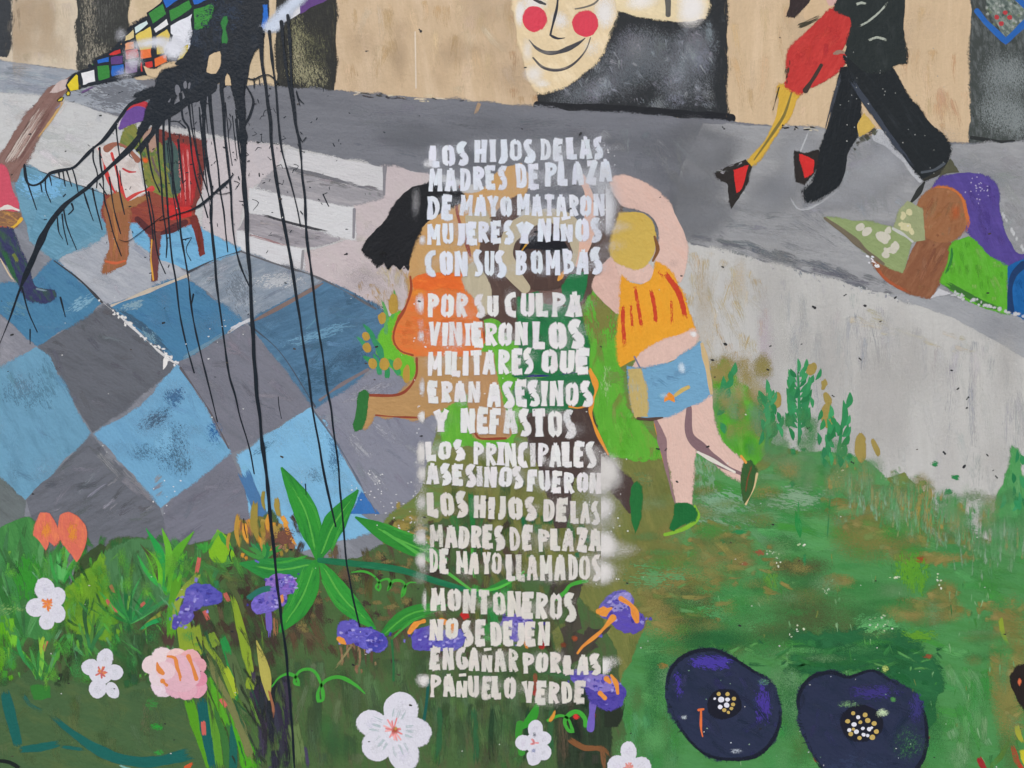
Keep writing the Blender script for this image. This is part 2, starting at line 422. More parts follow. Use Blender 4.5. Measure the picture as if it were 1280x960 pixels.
for (x, y, rx, ry, a, g) in [(795, 55, 28, 34, .8, 128), (838, 48, 24, 26, .72, 120), (868, 62, 34, 40, .88, 134), (880, 42, 18, 24, .8, 130), (845, 92, 30, 28, .7, 150), (745, 112, 26, 22, .72, 146), (720, 118, 30, 16, .5, 120), (790, 100, 44, 34, .5, 112), (835, 120, 28, 18, .74, 138), (882, 112, 24, 30, .68, 138), (770, 88, 28, 30, .5, 120), (885, 132, 14, 10, .6, 140), (858, 70, 16, 26, .6, 156), (755, 98, 14, 20, .6, 158)]:
    for _ in range(3):
        B(x + rng.gauss(0, rx * .35), y + rng.gauss(0, ry * .35), rx * rng.uniform(.4, .9), ry * rng.uniform(.4, .9), vary((g - 14, g - 11, g - 4), 9), a * rng.uniform(.5, .85), (4.2, 1.3), rng.uniform(40, 80), (676, 903), rot=rng.uniform(-40, 20))
hatch([(690, 95), (760, 60), (900, 30), (900, 135), (690, 128)], 90, 20, 9, 60, [(126, 130, 138), (104, 108, 114), (142, 146, 152)], .5, 30, .8)
R([(672, 132), (760, 136), (840, 141), (914, 148)], [9, 10, 8, 9], (30, 32, 36), jw=.2)
hatch([(700, 134), (790, 140), (790, 149), (700, 143)], 16, 12, 3, 92, [(45, 46, 50)], .7, 20, .5)
door('dark grey green painted doorway behind the reader', [(1215, -490), (1460, -490), (1460, 186), (1212, 180), (1214, 60)], (66, 71, 68), (98, 103, 102), .40, 80, (14, 5))
for (x, y, rx, ry, a) in [(1262, 92, 36, 34, .62), (1250, 140, 36, 34, .6), (1272, 150, 22, 30, .6), (1330, 110, 50, 60, .6), (1240, 100, 22, 50, .4)]:
    B(x, y, rx * 1.15, ry * 1.15, (130, 137, 136), a * 1.15, (3, 1.3), 75, (1219, 1460))
R([(1214, 172), (1250, 177), (1300, 179)], 5, (44, 47, 46), jw=.2)
p = P('painted_picture', 'blue framed painted picture of red flowers in the corner doorway', facade)
F([(1222, -22), (1258, 52), (1296, 20), (1280, -40)], (92, 104, 98), (140, 150, 140), .45, 60, (8, 4), False)
for _ in range(40):
    B(1246 + rng.uniform(-16, 34), rng.uniform(-6, 34), 3, 3, rng.choice([(160, 165, 158), (70, 84, 78), (110, 125, 100)]), .9)
for (x, y) in [(1246, 22), (1256, 16), (1251, 30), (1262, 22)]: F(ell(x, y, 3.2, 3), (176, 62, 66), jit=.5)
R([(1221, 14), (1232, 28), (1257, 52), (1284, 26), (1300, 14)], [7, 8, 8, 8], (42, 98, 172), (60, 116, 184), .3, smooth=False)
R([(1270, -4), (1284, 10)], 8, (42, 98, 172))
use(facade)
hatch([(905, 0), (914, 0), (914, 150), (905, 148)], 10, 30, 2, 89, [(90, 82, 66)], .5, 3, .6)
hatch([(415, 0), (420, 0), (420, 112), (416, 112)], 8, 30, 2, 89, [(72, 64, 52)], .6, 3, .6)

street = P('painted_street', 'painted dark grey street band crossing the mural below the doorways')
F([(-700, 50), (0, 77), (95, 89), (165, 99), (300, 108), (420, 115), (600, 128), (675, 136), (907, 152), (1000, 160), (1140, 178), (1212, 181), (1290, 178), (1980, 200), (1980, 720), (1280, 452), (1120, 384), (1000, 348), (850, 312), (640, 250), (480, 212), (310, 180), (140, 146), (0, 120), (-700, 70)],
  (116, 118, 124), (104, 106, 112), .42, 5, (150, 26), False)
F([(-700, 50), (0, 77), (95, 89), (165, 99), (190, 118), (150, 140), (90, 128), (0, 114), (-700, 70)], (148, 154, 162), (172, 176, 180), .40, 8, (70, 10), False)
hatch([(0, 80), (95, 90), (130, 108), (90, 120), (0, 112)], 26, 70, 10, 8, [(126, 132, 140), (172, 177, 183), (150, 157, 166)], .6, 6, .7)
B(150, 118, 60, 24, (112, 116, 123), .85, (16, 4), 12)
F([(880, 156), (1000, 160), (1140, 178), (1212, 182), (1290, 179), (1980, 200), (1980, 720), (1280, 432), (1120, 370), (1000, 335), (850, 300), (850, 220)], (148, 149, 150), (157, 158, 158), .40, 8, (90, 24))
hatch([(430, 125), (900, 158), (900, 215), (560, 215), (430, 190)], 30, 110, 20, 6, [(110, 112, 119), (100, 102, 109), (121, 123, 130), (106, 108, 116)], .4, 7, .9)
hatch([(760, 170), (910, 165), (920, 300), (830, 260)], 26, 80, 18, 60, [(128, 131, 134), (118, 121, 126), (138, 141, 143)], .6, 24, .7)
hatch([(900, 250), (1040, 250), (1160, 340), (1130, 372), (900, 312)], 22, 110, 22, 16, [(116, 119, 126), (128, 131, 137), (104, 108, 116), (132, 134, 139)], .4, 14, .9)
hatch([(860, 290), (1000, 322), (1120, 358), (1115, 372), (990, 338), (865, 304)], 26, 70, 12, 16, [(106, 110, 116), (112, 115, 121)], .65, 5, .7)
hatch([(1010, 165), (1130, 180), (1160, 250), (1110, 280), (1000, 260)], 36, 60, 18, 60, [(158, 160, 163), (150, 153, 156), (136, 139, 143)], .6, 30, .7)
hatch([(1190, 190), (1290, 185), (1290, 330), (1240, 290)], 26, 80, 20, 20, [(150, 154, 153), (162, 165, 164), (142, 146, 145)], .6, 18, .7)
hatch([(310, 180), (480, 205), (480, 214), (310, 186)], 44, 14, 3, 80, [(180, 180, 182), (196, 196, 197)], .6, 16, .5)
for (x, y, rx, ry, k) in [(1000, 195, 40, 40, 158), (985, 225, 34, 26, 154), (1090, 215, 50, 40, 158), (1070, 235, 60, 26, 150), (1110, 200, 30, 34, 164), (960, 250, 50, 30, 148), (1040, 250, 60, 20, 150)]: B(x, y, rx, ry, (k, k + 2, k + 5), .75)
for _ in range(26):
    x, y = rng.uniform(850, 900), rng.uniform(160, 300); k = rng.uniform(114, 136); B(x, y, rng.uniform(26, 50), rng.uniform(18, 34), (k, k + 2, k + 6), .5)
R([(1098, 170), (1112, 178), (1150, 226)], [14, 9, 4], (186, 188, 190), jw=.3)
St([(1013, 160), (1000, 190), (985, 232)], [4, 3, 2], (176, 178, 180), .8, .5)
St([(985, 240), (1000, 262), (1030, 250), (1060, 225)], [3, 4, 5, 4], (172, 174, 176), .7, .5)
St([(600, 128), (594, 144)], 7, (168, 142, 112), .8); hatch([(440, 114), (590, 126), (590, 131), (440, 120)], 20, 16, 3, 7, [(66, 66, 68), (212, 196, 170), (214, 204, 186)], .8, 8, .4)

pave = P('painted_pavement', 'painted pale grey pavement beside the steps and floor tiles')
F([(-700, 76), (0, 117), (80, 126), (140, 146), (210, 160), (300, 178), (360, 184), (480, 210), (545, 220), (660, 250), (700, 420), (540, 460), (470, 390), (300, 320), (140, 252), (28, 212), (-60, 190), (-700, 120)], (188, 188, 186), (181, 178, 177), .45, 15, (90, 30), False)
F([(-700, 76), (0, 117), (80, 126), (140, 146), (190, 160), (180, 235), (140, 246), (28, 207), (-60, 190), (-700, 120)], (193, 194, 192), (184, 184, 184), .4, 12, (90, 24), False)
F([(448, 232), (480, 210), (545, 222), (560, 300), (500, 420), (430, 362), (378, 340), (380, 318), (440, 298)], (190, 178, 178), (184, 174, 172), .4, 40, (60, 24))
F([(255, 175), (352, 184), (352, 204), (318, 232), (300, 262), (296, 312), (255, 296)], (190, 182, 183), (182, 176, 178), .35, 60, (60, 20), False)
hatch([(0, 118), (130, 146), (130, 200), (20, 196)], 30, 60, 16, 15, [(200, 200, 198), (184, 186, 187), (194, 193, 190)], .55, 14, .7)
hatch([(20, 190), (60, 180), (160, 240), (140, 248)], 16, 44, 12, 18, [(206, 205, 202), (178, 176, 172)], .6, 10, .7)
hatch([(380, 320), (540, 240), (540, 380), (480, 385)], 30, 50, 18, 30, [(192, 180, 180), (186, 178, 172), (196, 186, 184)], .5, 30, .7)
hatch([(470, 330), (545, 330), (540, 420), (490, 400)], 30, 46, 14, 80, [(188, 172, 138), (180, 150, 98), (192, 180, 152)], .55, 16, .7)
hatch([(425, 345), (500, 360), (510, 405), (470, 388)], 18, 36, 10, 70, [(184, 152, 100), (176, 146, 96)], .5, 18, .7)
def step(label, quads):
    P('painted_step', label, pave)
    for pts, c, c2, am in quads: F(pts, c, c2, am, 12, (50, 8), False, .9)
step('uppermost painted step with white edge', [([(318, 236), (352, 206), (478, 236), (478, 246), (436, 258), (318, 237)], (148, 146, 149), (164, 160, 162), .4), ([(350, 206), (360, 187), (480, 209), (480, 238), (400, 220)], (198, 197, 197), (188, 186, 187), .35)])
St([(352, 208), (400, 220), (476, 240)], 7, (110, 110, 114), .85, .4); R([(481, 210), (480, 243)], [5, 3], (128, 126, 130)); hatch([(365, 212), (478, 236), (478, 246), (380, 228)], 20, 30, 5, 12, [(120, 119, 122), (150, 147, 150)], .6, 8, .6)
step('middle painted step with white edge', [([(296, 288), (314, 262), (424, 292), (424, 300), (380, 310), (298, 293)], (146, 142, 146), (162, 157, 160), .4), ([(311, 264), (313, 237), (442, 260), (443, 299), (380, 284)], (203, 203, 203), (192, 191, 192), .35)])
St([(325, 268), (380, 283), (418, 291)], 4, (62, 62, 66), .9, .3); R([(443, 262), (442, 297)], [4, 3], (134, 132, 136)); hatch([(300, 288), (330, 276), (415, 296), (380, 306)], 16, 30, 5, 12, [(122, 119, 124), (156, 148, 150)], .6, 8, .6)
step('lowest painted step with white edge beside the tiles', [([(298, 312), (298, 290), (378, 313), (377, 339), (340, 326)], (203, 203, 204), (192, 190, 191), .35)])
R([(379, 314), (377, 338)], [4, 3], (140, 138, 140)); St([(305, 292), (340, 302), (372, 312)], 4, (150, 118, 118), .7, .4)

# ---- floor
floor = P('painted_floor', 'painted floor of blue and grey diamond tiles on the left side')
F([(-700, 120), (-60, 188), (28, 206), (75, 223), (140, 248), (230, 284), (300, 313), (335, 327), (398, 347), (476, 388), (560, 440), (600, 620), (600, 760), (-700, 760)], (124, 127, 134), (134, 137, 144), .4, 35, (70, 18), False)
def tile(label, pts, c, c2, am, ang, cols, n=14, a=.6, wd=10):
    P('painted_tile', label, floor)
    F(pts, c, c2, am, ang, (46, 11), False, 1.1)
    hatch(pts, n, 46, wd, ang, cols, a, 26, .7)
tile('pale grey painted tile under the chair front', [(67, 326), (165, 283), (235, 343), (138, 380)], (160, 164, 171), (170, 173, 178), .4, 30, [(168, 171, 177), (152, 157, 165)])
tile('grey blue painted tile right of the chair legs', [(232, 344), (304, 314), (400, 350), (312, 404)], (128, 140, 152), (150, 158, 166), .42, -25, [(152, 160, 168), (116, 127, 140), (166, 171, 176)])
B(350, 352, 38, 16, (178, 181, 184), .75, (12, 5), -20); B(300, 362, 24, 34, (112, 122, 132), .6, (14, 5), 60)
tile('dark grey painted tile in the middle of the floor', [(48, 433), (136, 381), (222, 456), (116, 540), (62, 446)], (98, 101, 108), (88, 91, 97), .42, 30, [(92, 95, 101), (108, 110, 117), (86, 88, 94)], 26)
tile('mid grey painted tile left of the long drips', [(224, 456), (304, 405), (392, 505), (288, 567)], (118, 119, 129), (108, 110, 119), .42, 40, [(126, 126, 135), (108, 110, 119), (132, 131, 140)], 26)
tile('purplish grey painted tile below the girl', [(394, 506), (462, 470), (520, 430), (600, 470), (610, 640), (470, 642)], (132, 134, 146), (122, 124, 137), .42, 50, [(140, 142, 152), (122, 125, 138), (126, 128, 141)], 36)
B(450, 560, 30, 10, (162, 164, 170), .6, (22, 3), 50, rot=48); B(480, 540, 40, 8, (156, 158, 166), .5, (22, 3), 35, rot=35); B(462, 490, 40, 10, (152, 152, 160), .6, (20, 4), -25, rot=-22); B(470, 600, 26, 8, (160, 162, 168), .55, (16, 3), 50, rot=45)
tile('darkest grey painted tile above the left flowers', [(34, 625), (114, 546), (200, 634), (215, 700), (60, 700)], (106, 109, 117), (92, 95, 101), .42, -25, [(92, 95, 101), (84, 87, 94), (118, 120, 127)], 30)
tile('grey painted tile above the purple flowers', [(204, 634), (288, 569), (330, 650), (320, 720), (215, 700)], (116, 117, 128), (106, 108, 118), .42, -30, [(122, 122, 132), (106, 107, 117)], 22)
tile('pale grey painted tile cut by the left edge', [(-40, 395), (-8, 388), (46, 434), (-8, 470), (-60, 500)], (130, 131, 139), (142, 142, 149), .4, 40, [(140, 140, 147)], 8)
tile('greenish grey painted tile below the left edge', [(-60, 590), (-8, 582), (33, 626), (26, 670), (-60, 690)], (104, 112, 112), (92, 98, 98), .4, 40, [(96, 103, 103)], 8)
BL = [(108, 158, 184), (90, 141, 172), (118, 166, 192)]
tile('sky blue painted tile by the small figure with the boot', [(20, 232), (28, 207), (75, 224), (136, 247), (132, 292), (70, 325), (38, 300)], (105, 152, 174), (92, 136, 156), .42, 20, [(96, 142, 162), (114, 160, 184)])
B(52, 232, 36, 22, (116, 172, 208), .95, (20, 6), 20); F([(52, 245), (124, 288), (66, 322), (38, 296)], (94, 142, 164), (104, 152, 176), .4, 30, (40, 9), False)
tile('bright sky blue painted tile behind the chair legs', [(158, 268), (205, 262), (300, 313), (236, 338), (196, 322), (170, 300)], (112, 170, 204), (104, 160, 196), .35, 20, [(118, 176, 209), (104, 160, 194)])
MB_ = [(74, 126, 160), (62, 112, 148), (84, 136, 168)]
tile('deep blue painted tile under the boot', [(-12, 358), (40, 352), (67, 325), (128, 380), (47, 432), (-12, 382)], (72, 124, 156), (62, 110, 144), .4, 40, MB_)
B(100, 380, 30, 9, (120, 162, 184), .8, (18, 4), -30, rot=-35); B(20, 385, 26, 18, (88, 132, 152), .6, (18, 5), 30)
tile('strong blue painted tile with dark rim below the chair', [(138, 381), (230, 346), (302, 404), (221, 452)], (70, 122, 156), (62, 110, 146), .35, 35, [(66, 118, 153), (74, 128, 162)])
St([(142, 384), (180, 410), (218, 446)], 13, (62, 90, 112), .8, .3); B(165, 382, 26, 10, (128, 158, 172), .7, (14, 4), -15, rot=-18); B(186, 420, 24, 10, (108, 142, 158), .6, (12, 4), 40, rot=42); St([(225, 450), (290, 412)], 7, (104, 140, 160), .7, .3)
tile('blue painted tile beside the girl', [(311, 404), (345, 383), (404, 352), (440, 366), (480, 390), (492, 440), (440, 480), (394, 508)], (80, 118, 146), (68, 102, 128), .45, -20, [(72, 108, 134), (92, 132, 158), (64, 96, 120)], 26)
B(400, 418, 60, 10, (106, 150, 176), .7, (26, 4), -18, rot=-16); B(400, 470, 34, 22, (62, 96, 120), .7, (10, 4), -15); B(440, 446, 40, 16, (60, 92, 116), .6, (5, 3), -20, rot=-20)
tile('light blue painted tile cut by the left edge', [(-60, 500), (46, 434), (60, 446), (88, 498), (113, 541), (32, 624), (-10, 582), (-60, 560)], (106, 154, 180), (94, 138, 162), .42, 60, [(100, 146, 172), (112, 160, 186), (92, 134, 156)], 26)
B(28, 490, 30, 34, (86, 126, 148), .62, (12, 5), 70); B(60, 480, 20, 40, (88, 130, 152), .5, (20, 4), 60)
tile('light blue painted tile with dark scrubbed middle', [(120, 542), (175, 510), (222, 457), (232, 470), (287, 566), (201, 633)], (112, 164, 196), (104, 154, 186), .4, 50, [(116, 170, 202), (108, 158, 190)], 12)
B(195, 524, 32, 14, (64, 92, 116), .68, (4, 2), -30, rot=-32); B(218, 496, 16, 16, (58, 102, 142), .8, (5, 2.4), 60); B(215, 560, 26, 44, (70, 104, 128), .52, (4, 2.2), 70, rot=20); B(180, 566, 28, 16, (72, 108, 132), .5, (3.4, 2), 40); B(228, 580, 16, 26, (74, 104, 124), .55, (4, 2), 80); B(268, 540, 16, 20, (40, 96, 150), .55, (5, 2), 60)
B(205, 550, 18, 26, (120, 172, 203), .8, (10, 5), 50)
tile('brightest pale blue painted tile behind the big leaf', [(300, 570), (345, 538), (390, 509), (420, 556), (454, 616), (440, 634), (480, 660), (330, 700), (302, 592)], (124, 178, 210), (114, 168, 202), .35, 60, [(128, 184, 216), (118, 172, 204)], 14)
St([(302, 586), (320, 628), (345, 690)], 20, (72, 116, 160), .95, .2); F([(452, 616), (474, 642), (438, 642), (446, 630)], (54, 112, 176)); B(330, 560, 22, 7, (70, 108, 136), .5, (5, 2), -30, rot=-30); B(395, 595, 18, 16, (84, 122, 146), .45, (2.6, 2), 50); B(418, 576, 12, 22, (76, 118, 150), .6, (5, 2.4), 60); B(400, 545, 26, 30, (130, 186, 218), .5, (10, 5), 60); B(420, 560, 8, 26, (70, 116, 156), .55, (5, 2.4), 60, rot=-28)
use(floor)
for pts, wd, c in [([(124, 374), (160, 404), (200, 440), (222, 456)], [2, 3, 4, 3], (206, 205, 204)), ([(236, 344), (180, 366), (140, 382)], [2, 3, 2], (190, 178, 160)), ([(312, 404), (350, 384), (404, 354)], [2, 3, 2], (122, 104, 98)), ([(394, 508), (350, 440), (312, 406)], [1.4, 1.4, 1.2], (70, 78, 90)), ([(236, 340), (270, 324), (302, 314)], [1.5, 1.6, 1.2], (64, 68, 76)), ([(68, 326), (100, 350), (128, 378)], [1.5, 1.8, 2], (60, 62, 66)), ([(390, 510), (425, 560), (470, 640)], [1.4, 1.6, 1.4], (96, 104, 118)), ([(226, 460), (260, 510), (286, 560)], [2, 1.5, 1.2], (92, 88, 92)), ([(302, 405), (285, 416), (300, 404)], 2, (200, 200, 202)), ([(290, 410), (312, 400)], [4, 6], (196, 198, 202)), ([(460, 462), (425, 482), (400, 500)], [2, 3, 2], (120, 110, 112)), ([(28, 206), (72, 222), (140, 246), (170, 260)], [1.2, 1.6, 2.4, 2], (74, 76, 80)), ([(300, 314), (345, 330), (400, 348), (470, 386)], [2.2, 2, 2.4, 2.6], (96, 96, 100))]:
    R(pts, wd, c, jw=.5)
hatch([(440, 364), (480, 384), (480, 392), (440, 372)], 22, 7, 1.6, 75, [(70, 76, 88)], .8, 14, .4)
for _ in range(34):
    t = rng.random(); B(120 + 104 * t + rng.uniform(-3, 3), 372 + 84 * t + rng.uniform(-3, 3), rng.uniform(1, 3.4), rng.uniform(1, 3), (222, 220, 216), 1.2)
F([(205, 438), (212, 446), (210, 456), (204, 462), (205, 450)], (222, 220, 216), jit=1.2)
hatch([(60, 640), (200, 560), (210, 640)], 10, 70, 6, -40, [(134, 136, 142), (140, 140, 147)], .55, 10, .5)
hatch([(116, 545), (200, 632), (200, 645), (110, 560)], 10, 60, 10, 44, [(130, 130, 137)], .6, 5, .5)

# ---- right-hand pale wall of the mural
low = P('painted_low_wall', 'painted pale grey wall sloping down on the right side')
F([(760, 300), (850, 304), (880, 309), (1000, 340), (1110, 368), (1180, 390), (1280, 444), (1980, 720), (1980, 800), (1290, 720), (1000, 640), (760, 600)], (187, 186, 181), (179, 178, 174), .4, 88, (110, 14), False, 1.4)
F([(1110, 369), (1180, 372), (1290, 400), (1330, 470), (1280, 446), (1190, 396)], (156, 158, 160), (146, 148, 150), .4, 25, (60, 10))
hatch([(850, 310), (960, 335), (960, 460), (870, 450)], 50, 70, 16, 86, [(186, 170, 140), (180, 160, 120), (190, 178, 156), (184, 176, 160)], .5, 12, .8)
hatch([(950, 335), (1280, 450), (1280, 660), (1000, 560)], 90, 120, 16, 88, [(184, 184, 182), (168, 169, 170), (176, 175, 173), (188, 187, 184), (162, 164, 166)], .5, 5, .8)
hatch([(1060, 380), (1230, 430), (1230, 450), (1060, 410)], 14, 50, 10, 18, [(188, 178, 148), (192, 184, 160)], .5, 8, .7)
hatch([(862, 304), (1000, 338), (1140, 376), (1140, 382), (990, 344)], 70, 11, 3, 70, [(196, 196, 195), (182, 182, 181), (140, 142, 146)], .7, 26, .5)
St([(1212, 470), (1214, 560), (1206, 600)], 12, (158, 160, 164), .5, .6); St([(1082, 420), (1078, 470)], 10, (160, 164, 168), .5, .6)

use(street)
for _ in range(34):
    x, y = rng.uniform(440, 1270), rng.uniform(150, 420)
    if y > 150 + max(0, x - 440) * .33 and y > 230 + (x - 700) * .3: continue
    k = rng.uniform(-10, 8) + (26 if x > 900 else 0); B(x, y, rng.uniform(40, 110), rng.uniform(14, 40), (116 + k, 119 + k, 125 + k), rng.uniform(.25, .5), (1.0, .8), 10, rot=rng.uniform(0, 14))
use(low)
for _ in range(40):
    x = rng.uniform(870, 1275); y = rng.uniform(330 + max(0, x - 900) * .33, 600)
    k = rng.uniform(-10, 8); B(x, y, rng.uniform(12, 40), rng.uniform(30, 90), (186 + k, 185 + k - (14 if x < 960 else 1), 180 + k - (34 if x < 950 else 0)), rng.uniform(.3, .55), (.8, 1.0))
use(floor)
for _ in range(90):
    x, y = rng.uniform(0, 540), rng.uniform(330, 650)
    B(x, y, rng.uniform(14, 50), rng.uniform(10, 34), rng.choice([(126, 128, 136), (98, 102, 112), (140, 142, 150)]), rng.uniform(.14, .26), (.9, .8), 0)
use(facade)
for _ in range(40):
    x, y = rng.choice([(rng.uniform(425, 660), rng.uniform(0, 115)), (rng.uniform(925, 1200), rng.uniform(0, 150)), (rng.uniform(14, 86), rng.uniform(0, 74))])
    k = rng.uniform(-9, 9); B(x, y, rng.uniform(16, 50), rng.uniform(16, 50), (202 + k, 179 + k, 149 + k), rng.uniform(.25, .5), clip=(16 if x < 90 else 422 if x < 700 else 914, 88 if x < 90 else 668 if x < 700 else 1206))
# ------------------------------------------------------------------ lawn and undergrowth
lawn = P('painted_lawn', 'painted green lawn with olive patches in the lower right', stuff=True)
F([(596, 380), (640, 400), (760, 352), (790, 440), (850, 440), (890, 470), (930, 540), (1010, 570), (1060, 620), (1130, 590), (1180, 650), (1290, 690), (1980, 760), (1980, 1160), (540, 1160), (480, 660), (520, 620), (540, 560), (560, 500)], (112, 122, 64), (92, 132, 70), .40, 10, (50, 14))
GR = [(72, 148, 80), (62, 138, 70), (92, 158, 92), (68, 146, 62)]
def patch(pts, c, c2, am, cols, n, L=40, wd=12, ang=8, a=.65, sp=18):
    F(pts, c, c2, am, ang, (44, 11), True, 2.4); hatch(pts, n, L, wd, ang, cols, a, sp, .6)
patch([(600, 382), (660, 420), (700, 500), (650, 520), (640, 560), (640, 600), (560, 560), (545, 500), (600, 440)], (92, 166, 52), (108, 176, 60), .4, [(86, 160, 46), (112, 178, 64)], 26, 40, 12, 80)
patch([(735, 350), (775, 390), (776, 470), (790, 520), (830, 560), (825, 580), (760, 570), (738, 480)], (92, 168, 52), (116, 150, 62), .35, [(84, 164, 44), (104, 176, 60), (118, 140, 66)], 46, 40, 12, 80)
B(752, 390, 26, 46, (122, 122, 62), .95, (26, 8), 85); B(700, 395, 20, 40, (120, 122, 64), .8, (26, 8), 85)
B(758, 480, 10, 34, (150, 186, 120), .55, (16, 4), 88); B(768, 470, 16, 14, (108, 142, 66), .7, (7, 4))
patch([(560, 560), (650, 560), (760, 575), (830, 580), (850, 650), (830, 760), (800, 860), (700, 900), (560, 720)], (110, 116, 62), (122, 122, 66), .40, [(118, 118, 64), (102, 112, 58), (124, 126, 72)], 60, 60, 16, 70)
patch([(880, 480), (905, 450), (925, 480), (960, 500), (960, 560), (930, 590), (890, 540)], (82, 162, 46), (100, 160, 56), .35, [(74, 156, 40), (100, 166, 58)], 22, 34, 12, 80)
for _ in range(26): B(rng.uniform(880, 962), rng.uniform(452, 505), rng.uniform(8, 18), rng.uniform(12, 26), rng.choice([(150, 136, 80), (142, 132, 76), (162, 150, 100), (168, 158, 126)]), rng.uniform(.4, .8), (.9, 1.6))
patch([(855, 545), (880, 560), (930, 600), (990, 570), (1060, 570), (1110, 600), (1160, 660), (1180, 720), (1100, 760), (960, 720), (860, 700)], (84, 148, 86), (76, 138, 72), .4, GR + [(104, 152, 106)], 90, 70, 18, 10)
B(1000, 620, 60, 26, (126, 158, 126), .75, (30, 8), 10); B(900, 640, 50, 40, (122, 160, 128), .8, (24, 8), 20); B(880, 590, 24, 50, (116, 158, 122), .7, (24, 8), 80)
patch([(860, 700), (960, 690), (1100, 690), (1290, 680), (1980, 760), (1980, 1160), (980, 1160), (790, 1100), (770, 900), (800, 800)], (76, 138, 78), (68, 128, 66), .42, GR, 150, 70, 18, 12)
hatch([(1090, 640), (1200, 660), (1290, 660), (1290, 720), (1100, 720)], 40, 60, 16, 12, [(70, 142, 74), (84, 152, 86)], .7, 14, .6)
F([(1240, 690), (1243, 640), (1258, 590), (1266, 560), (1276, 590), (1290, 620), (1320, 700)], (82, 152, 88), (70, 140, 76), .4, 80, (30, 7), True, 2.6)
hatch([(1244, 640), (1262, 580), (1290, 610), (1290, 700), (1244, 700)], 26, 40, 10, 82, [(96, 160, 98), (74, 144, 78)], .7, 10, .6)
hatch([(1160, 640), (1240, 650), (1240, 690), (1150, 690)], 40, 26, 8, 80, [(100, 152, 100), (86, 146, 88), (150, 168, 148)], .6, 20, .7)
hatch([(1110, 580), (1170, 590), (1180, 660), (1120, 640)], 26, 18, 6, 40, [(110, 156, 116), (140, 150, 112), (150, 166, 146)], .6, 30, .7)
OL = [(128, 124, 68), (140, 130, 74), (120, 120, 64), (108, 122, 68)]
for pts, n in [([(1020, 620), (1100, 600), (1160, 625), (1168, 690), (1140, 705), (1090, 680), (1050, 660)], 30), ([(1095, 690), (1160, 690), (1220, 694), (1218, 705), (1140, 706)], 8), ([(1026, 716), (1070, 718), (1078, 734), (1040, 738), (1030, 728)], 6), ([(1104, 745), (1140, 745), (1150, 760), (1200, 752), (1215, 768), (1175, 780), (1120, 782)], 12), ([(1155, 740), (1180, 722), (1200, 740), (1195, 765), (1160, 762)], 8), ([(1224, 750), (1250, 752), (1248, 764), (1224, 764)], 4), ([(1230, 770), (1290, 740), (1290, 960), (1268, 920), (1244, 870), (1232, 820)], 30), ([(880, 650), (930, 660), (960, 690), (940, 730), (860, 735), (850, 680)], 26), ([(800, 700), (900, 730), (900, 780), (840, 800), (790, 780)], 30), ([(960, 700), (1000, 700), (1000, 712), (962, 712)], 4)]:
    cx_, cy_ = sum(p[0] for p in pts) / len(pts), sum(p[1] for p in pts) / len(pts)
    rx_, ry_ = (max(p[0] for p in pts) - min(p[0] for p in pts)) * .55, (max(p[1] for p in pts) - min(p[1] for p in pts)) * .55
    B(cx_, cy_, rx_, ry_, rng.choice(OL), .9, (2.4, .9), rng.uniform(-10, 14), power=1.2)
    hatch(pts, int(n * 1.5) + 3, 46, 13, 4, OL, .85, 20, .7)
for (x, y, rx, ry, c, a) in [(1010, 770, 60, 50, (78, 94, 56), .65), (960, 790, 50, 34, (78, 104, 62), .5), (1060, 790, 40, 40, (84, 98, 60), .5), (860, 755, 40, 30, (62, 88, 52), .75), (870, 790, 34, 30, (58, 92, 52), .6), (1000, 710, 40, 14, (78, 88, 54), .8), (900, 800, 40, 30, (46, 110, 62), .7), (860, 830, 34, 40, (56, 118, 66), .7)]:
    B(x, y, rx * 1.3, ry * 1.3, c, a * .9, (1.6, .8), 10); B(x, y, rx * .6, ry * .5, c, a * .8, (5, 1.2), 8)
F([(1000, 800), (1060, 795), (1120, 800), (1165, 835), (1172, 880), (1160, 910), (1120, 850), (1040, 835), (985, 840)], (38, 98, 58), (46, 108, 62), .35, 20, (40, 12), True, 4, rim=9)
hatch([(985, 800), (1150, 800), (1170, 900), (1100, 850), (980, 840)], 50, 46, 14, 10, [(34, 94, 54), (40, 102, 58), (50, 114, 62)], .7, 20, .6)
hatch([(1180, 830), (1230, 830), (1240, 960), (1190, 960)], 40, 60, 16, 80, [(92, 150, 92), (64, 142, 64), (86, 146, 84), (110, 156, 106)], .65, 14, .6)
hatch([(780, 890), (840, 860), (850, 960), (780, 960)], 36, 50, 16, 84, [(78, 144, 90), (66, 132, 76), (84, 150, 96)], .65, 14, .6)
hatch([(1000, 950), (960, 900), (1010, 860), (1010, 960)], 14, 50, 14, 84, [(62, 144, 70), (70, 150, 80)], .65, 14, .6)
B(1140, 715, 26, 34, (92, 152, 44), .9, (16, 6), 85); B(1150, 795, 30, 12, (92, 148, 44), .8, (12, 5), 8); B(960, 730, 14, 26, (90, 142, 56), .8, (14, 5), 80)
B(1095, 780, 36, 16, (98, 170, 102), .9, (12, 4), -12); B(900, 760, 40, 20, (80, 144, 86), .7, (20, 6), 5); B(820, 720, 50, 24, (96, 146, 92), .7, (22, 6), 4)
for _ in range(150):
    x, y = rng.uniform(880, 1270), rng.uniform(690, 950); l = rng.uniform(6, 20)
    St([(x, y), (x + rng.uniform(-4, 4), y + l)], rng.uniform(2, 5), rng.choice([(110, 160, 108), (54, 112, 60), (132, 172, 124), (120, 132, 66), (60, 130, 56)]), .55, .6)
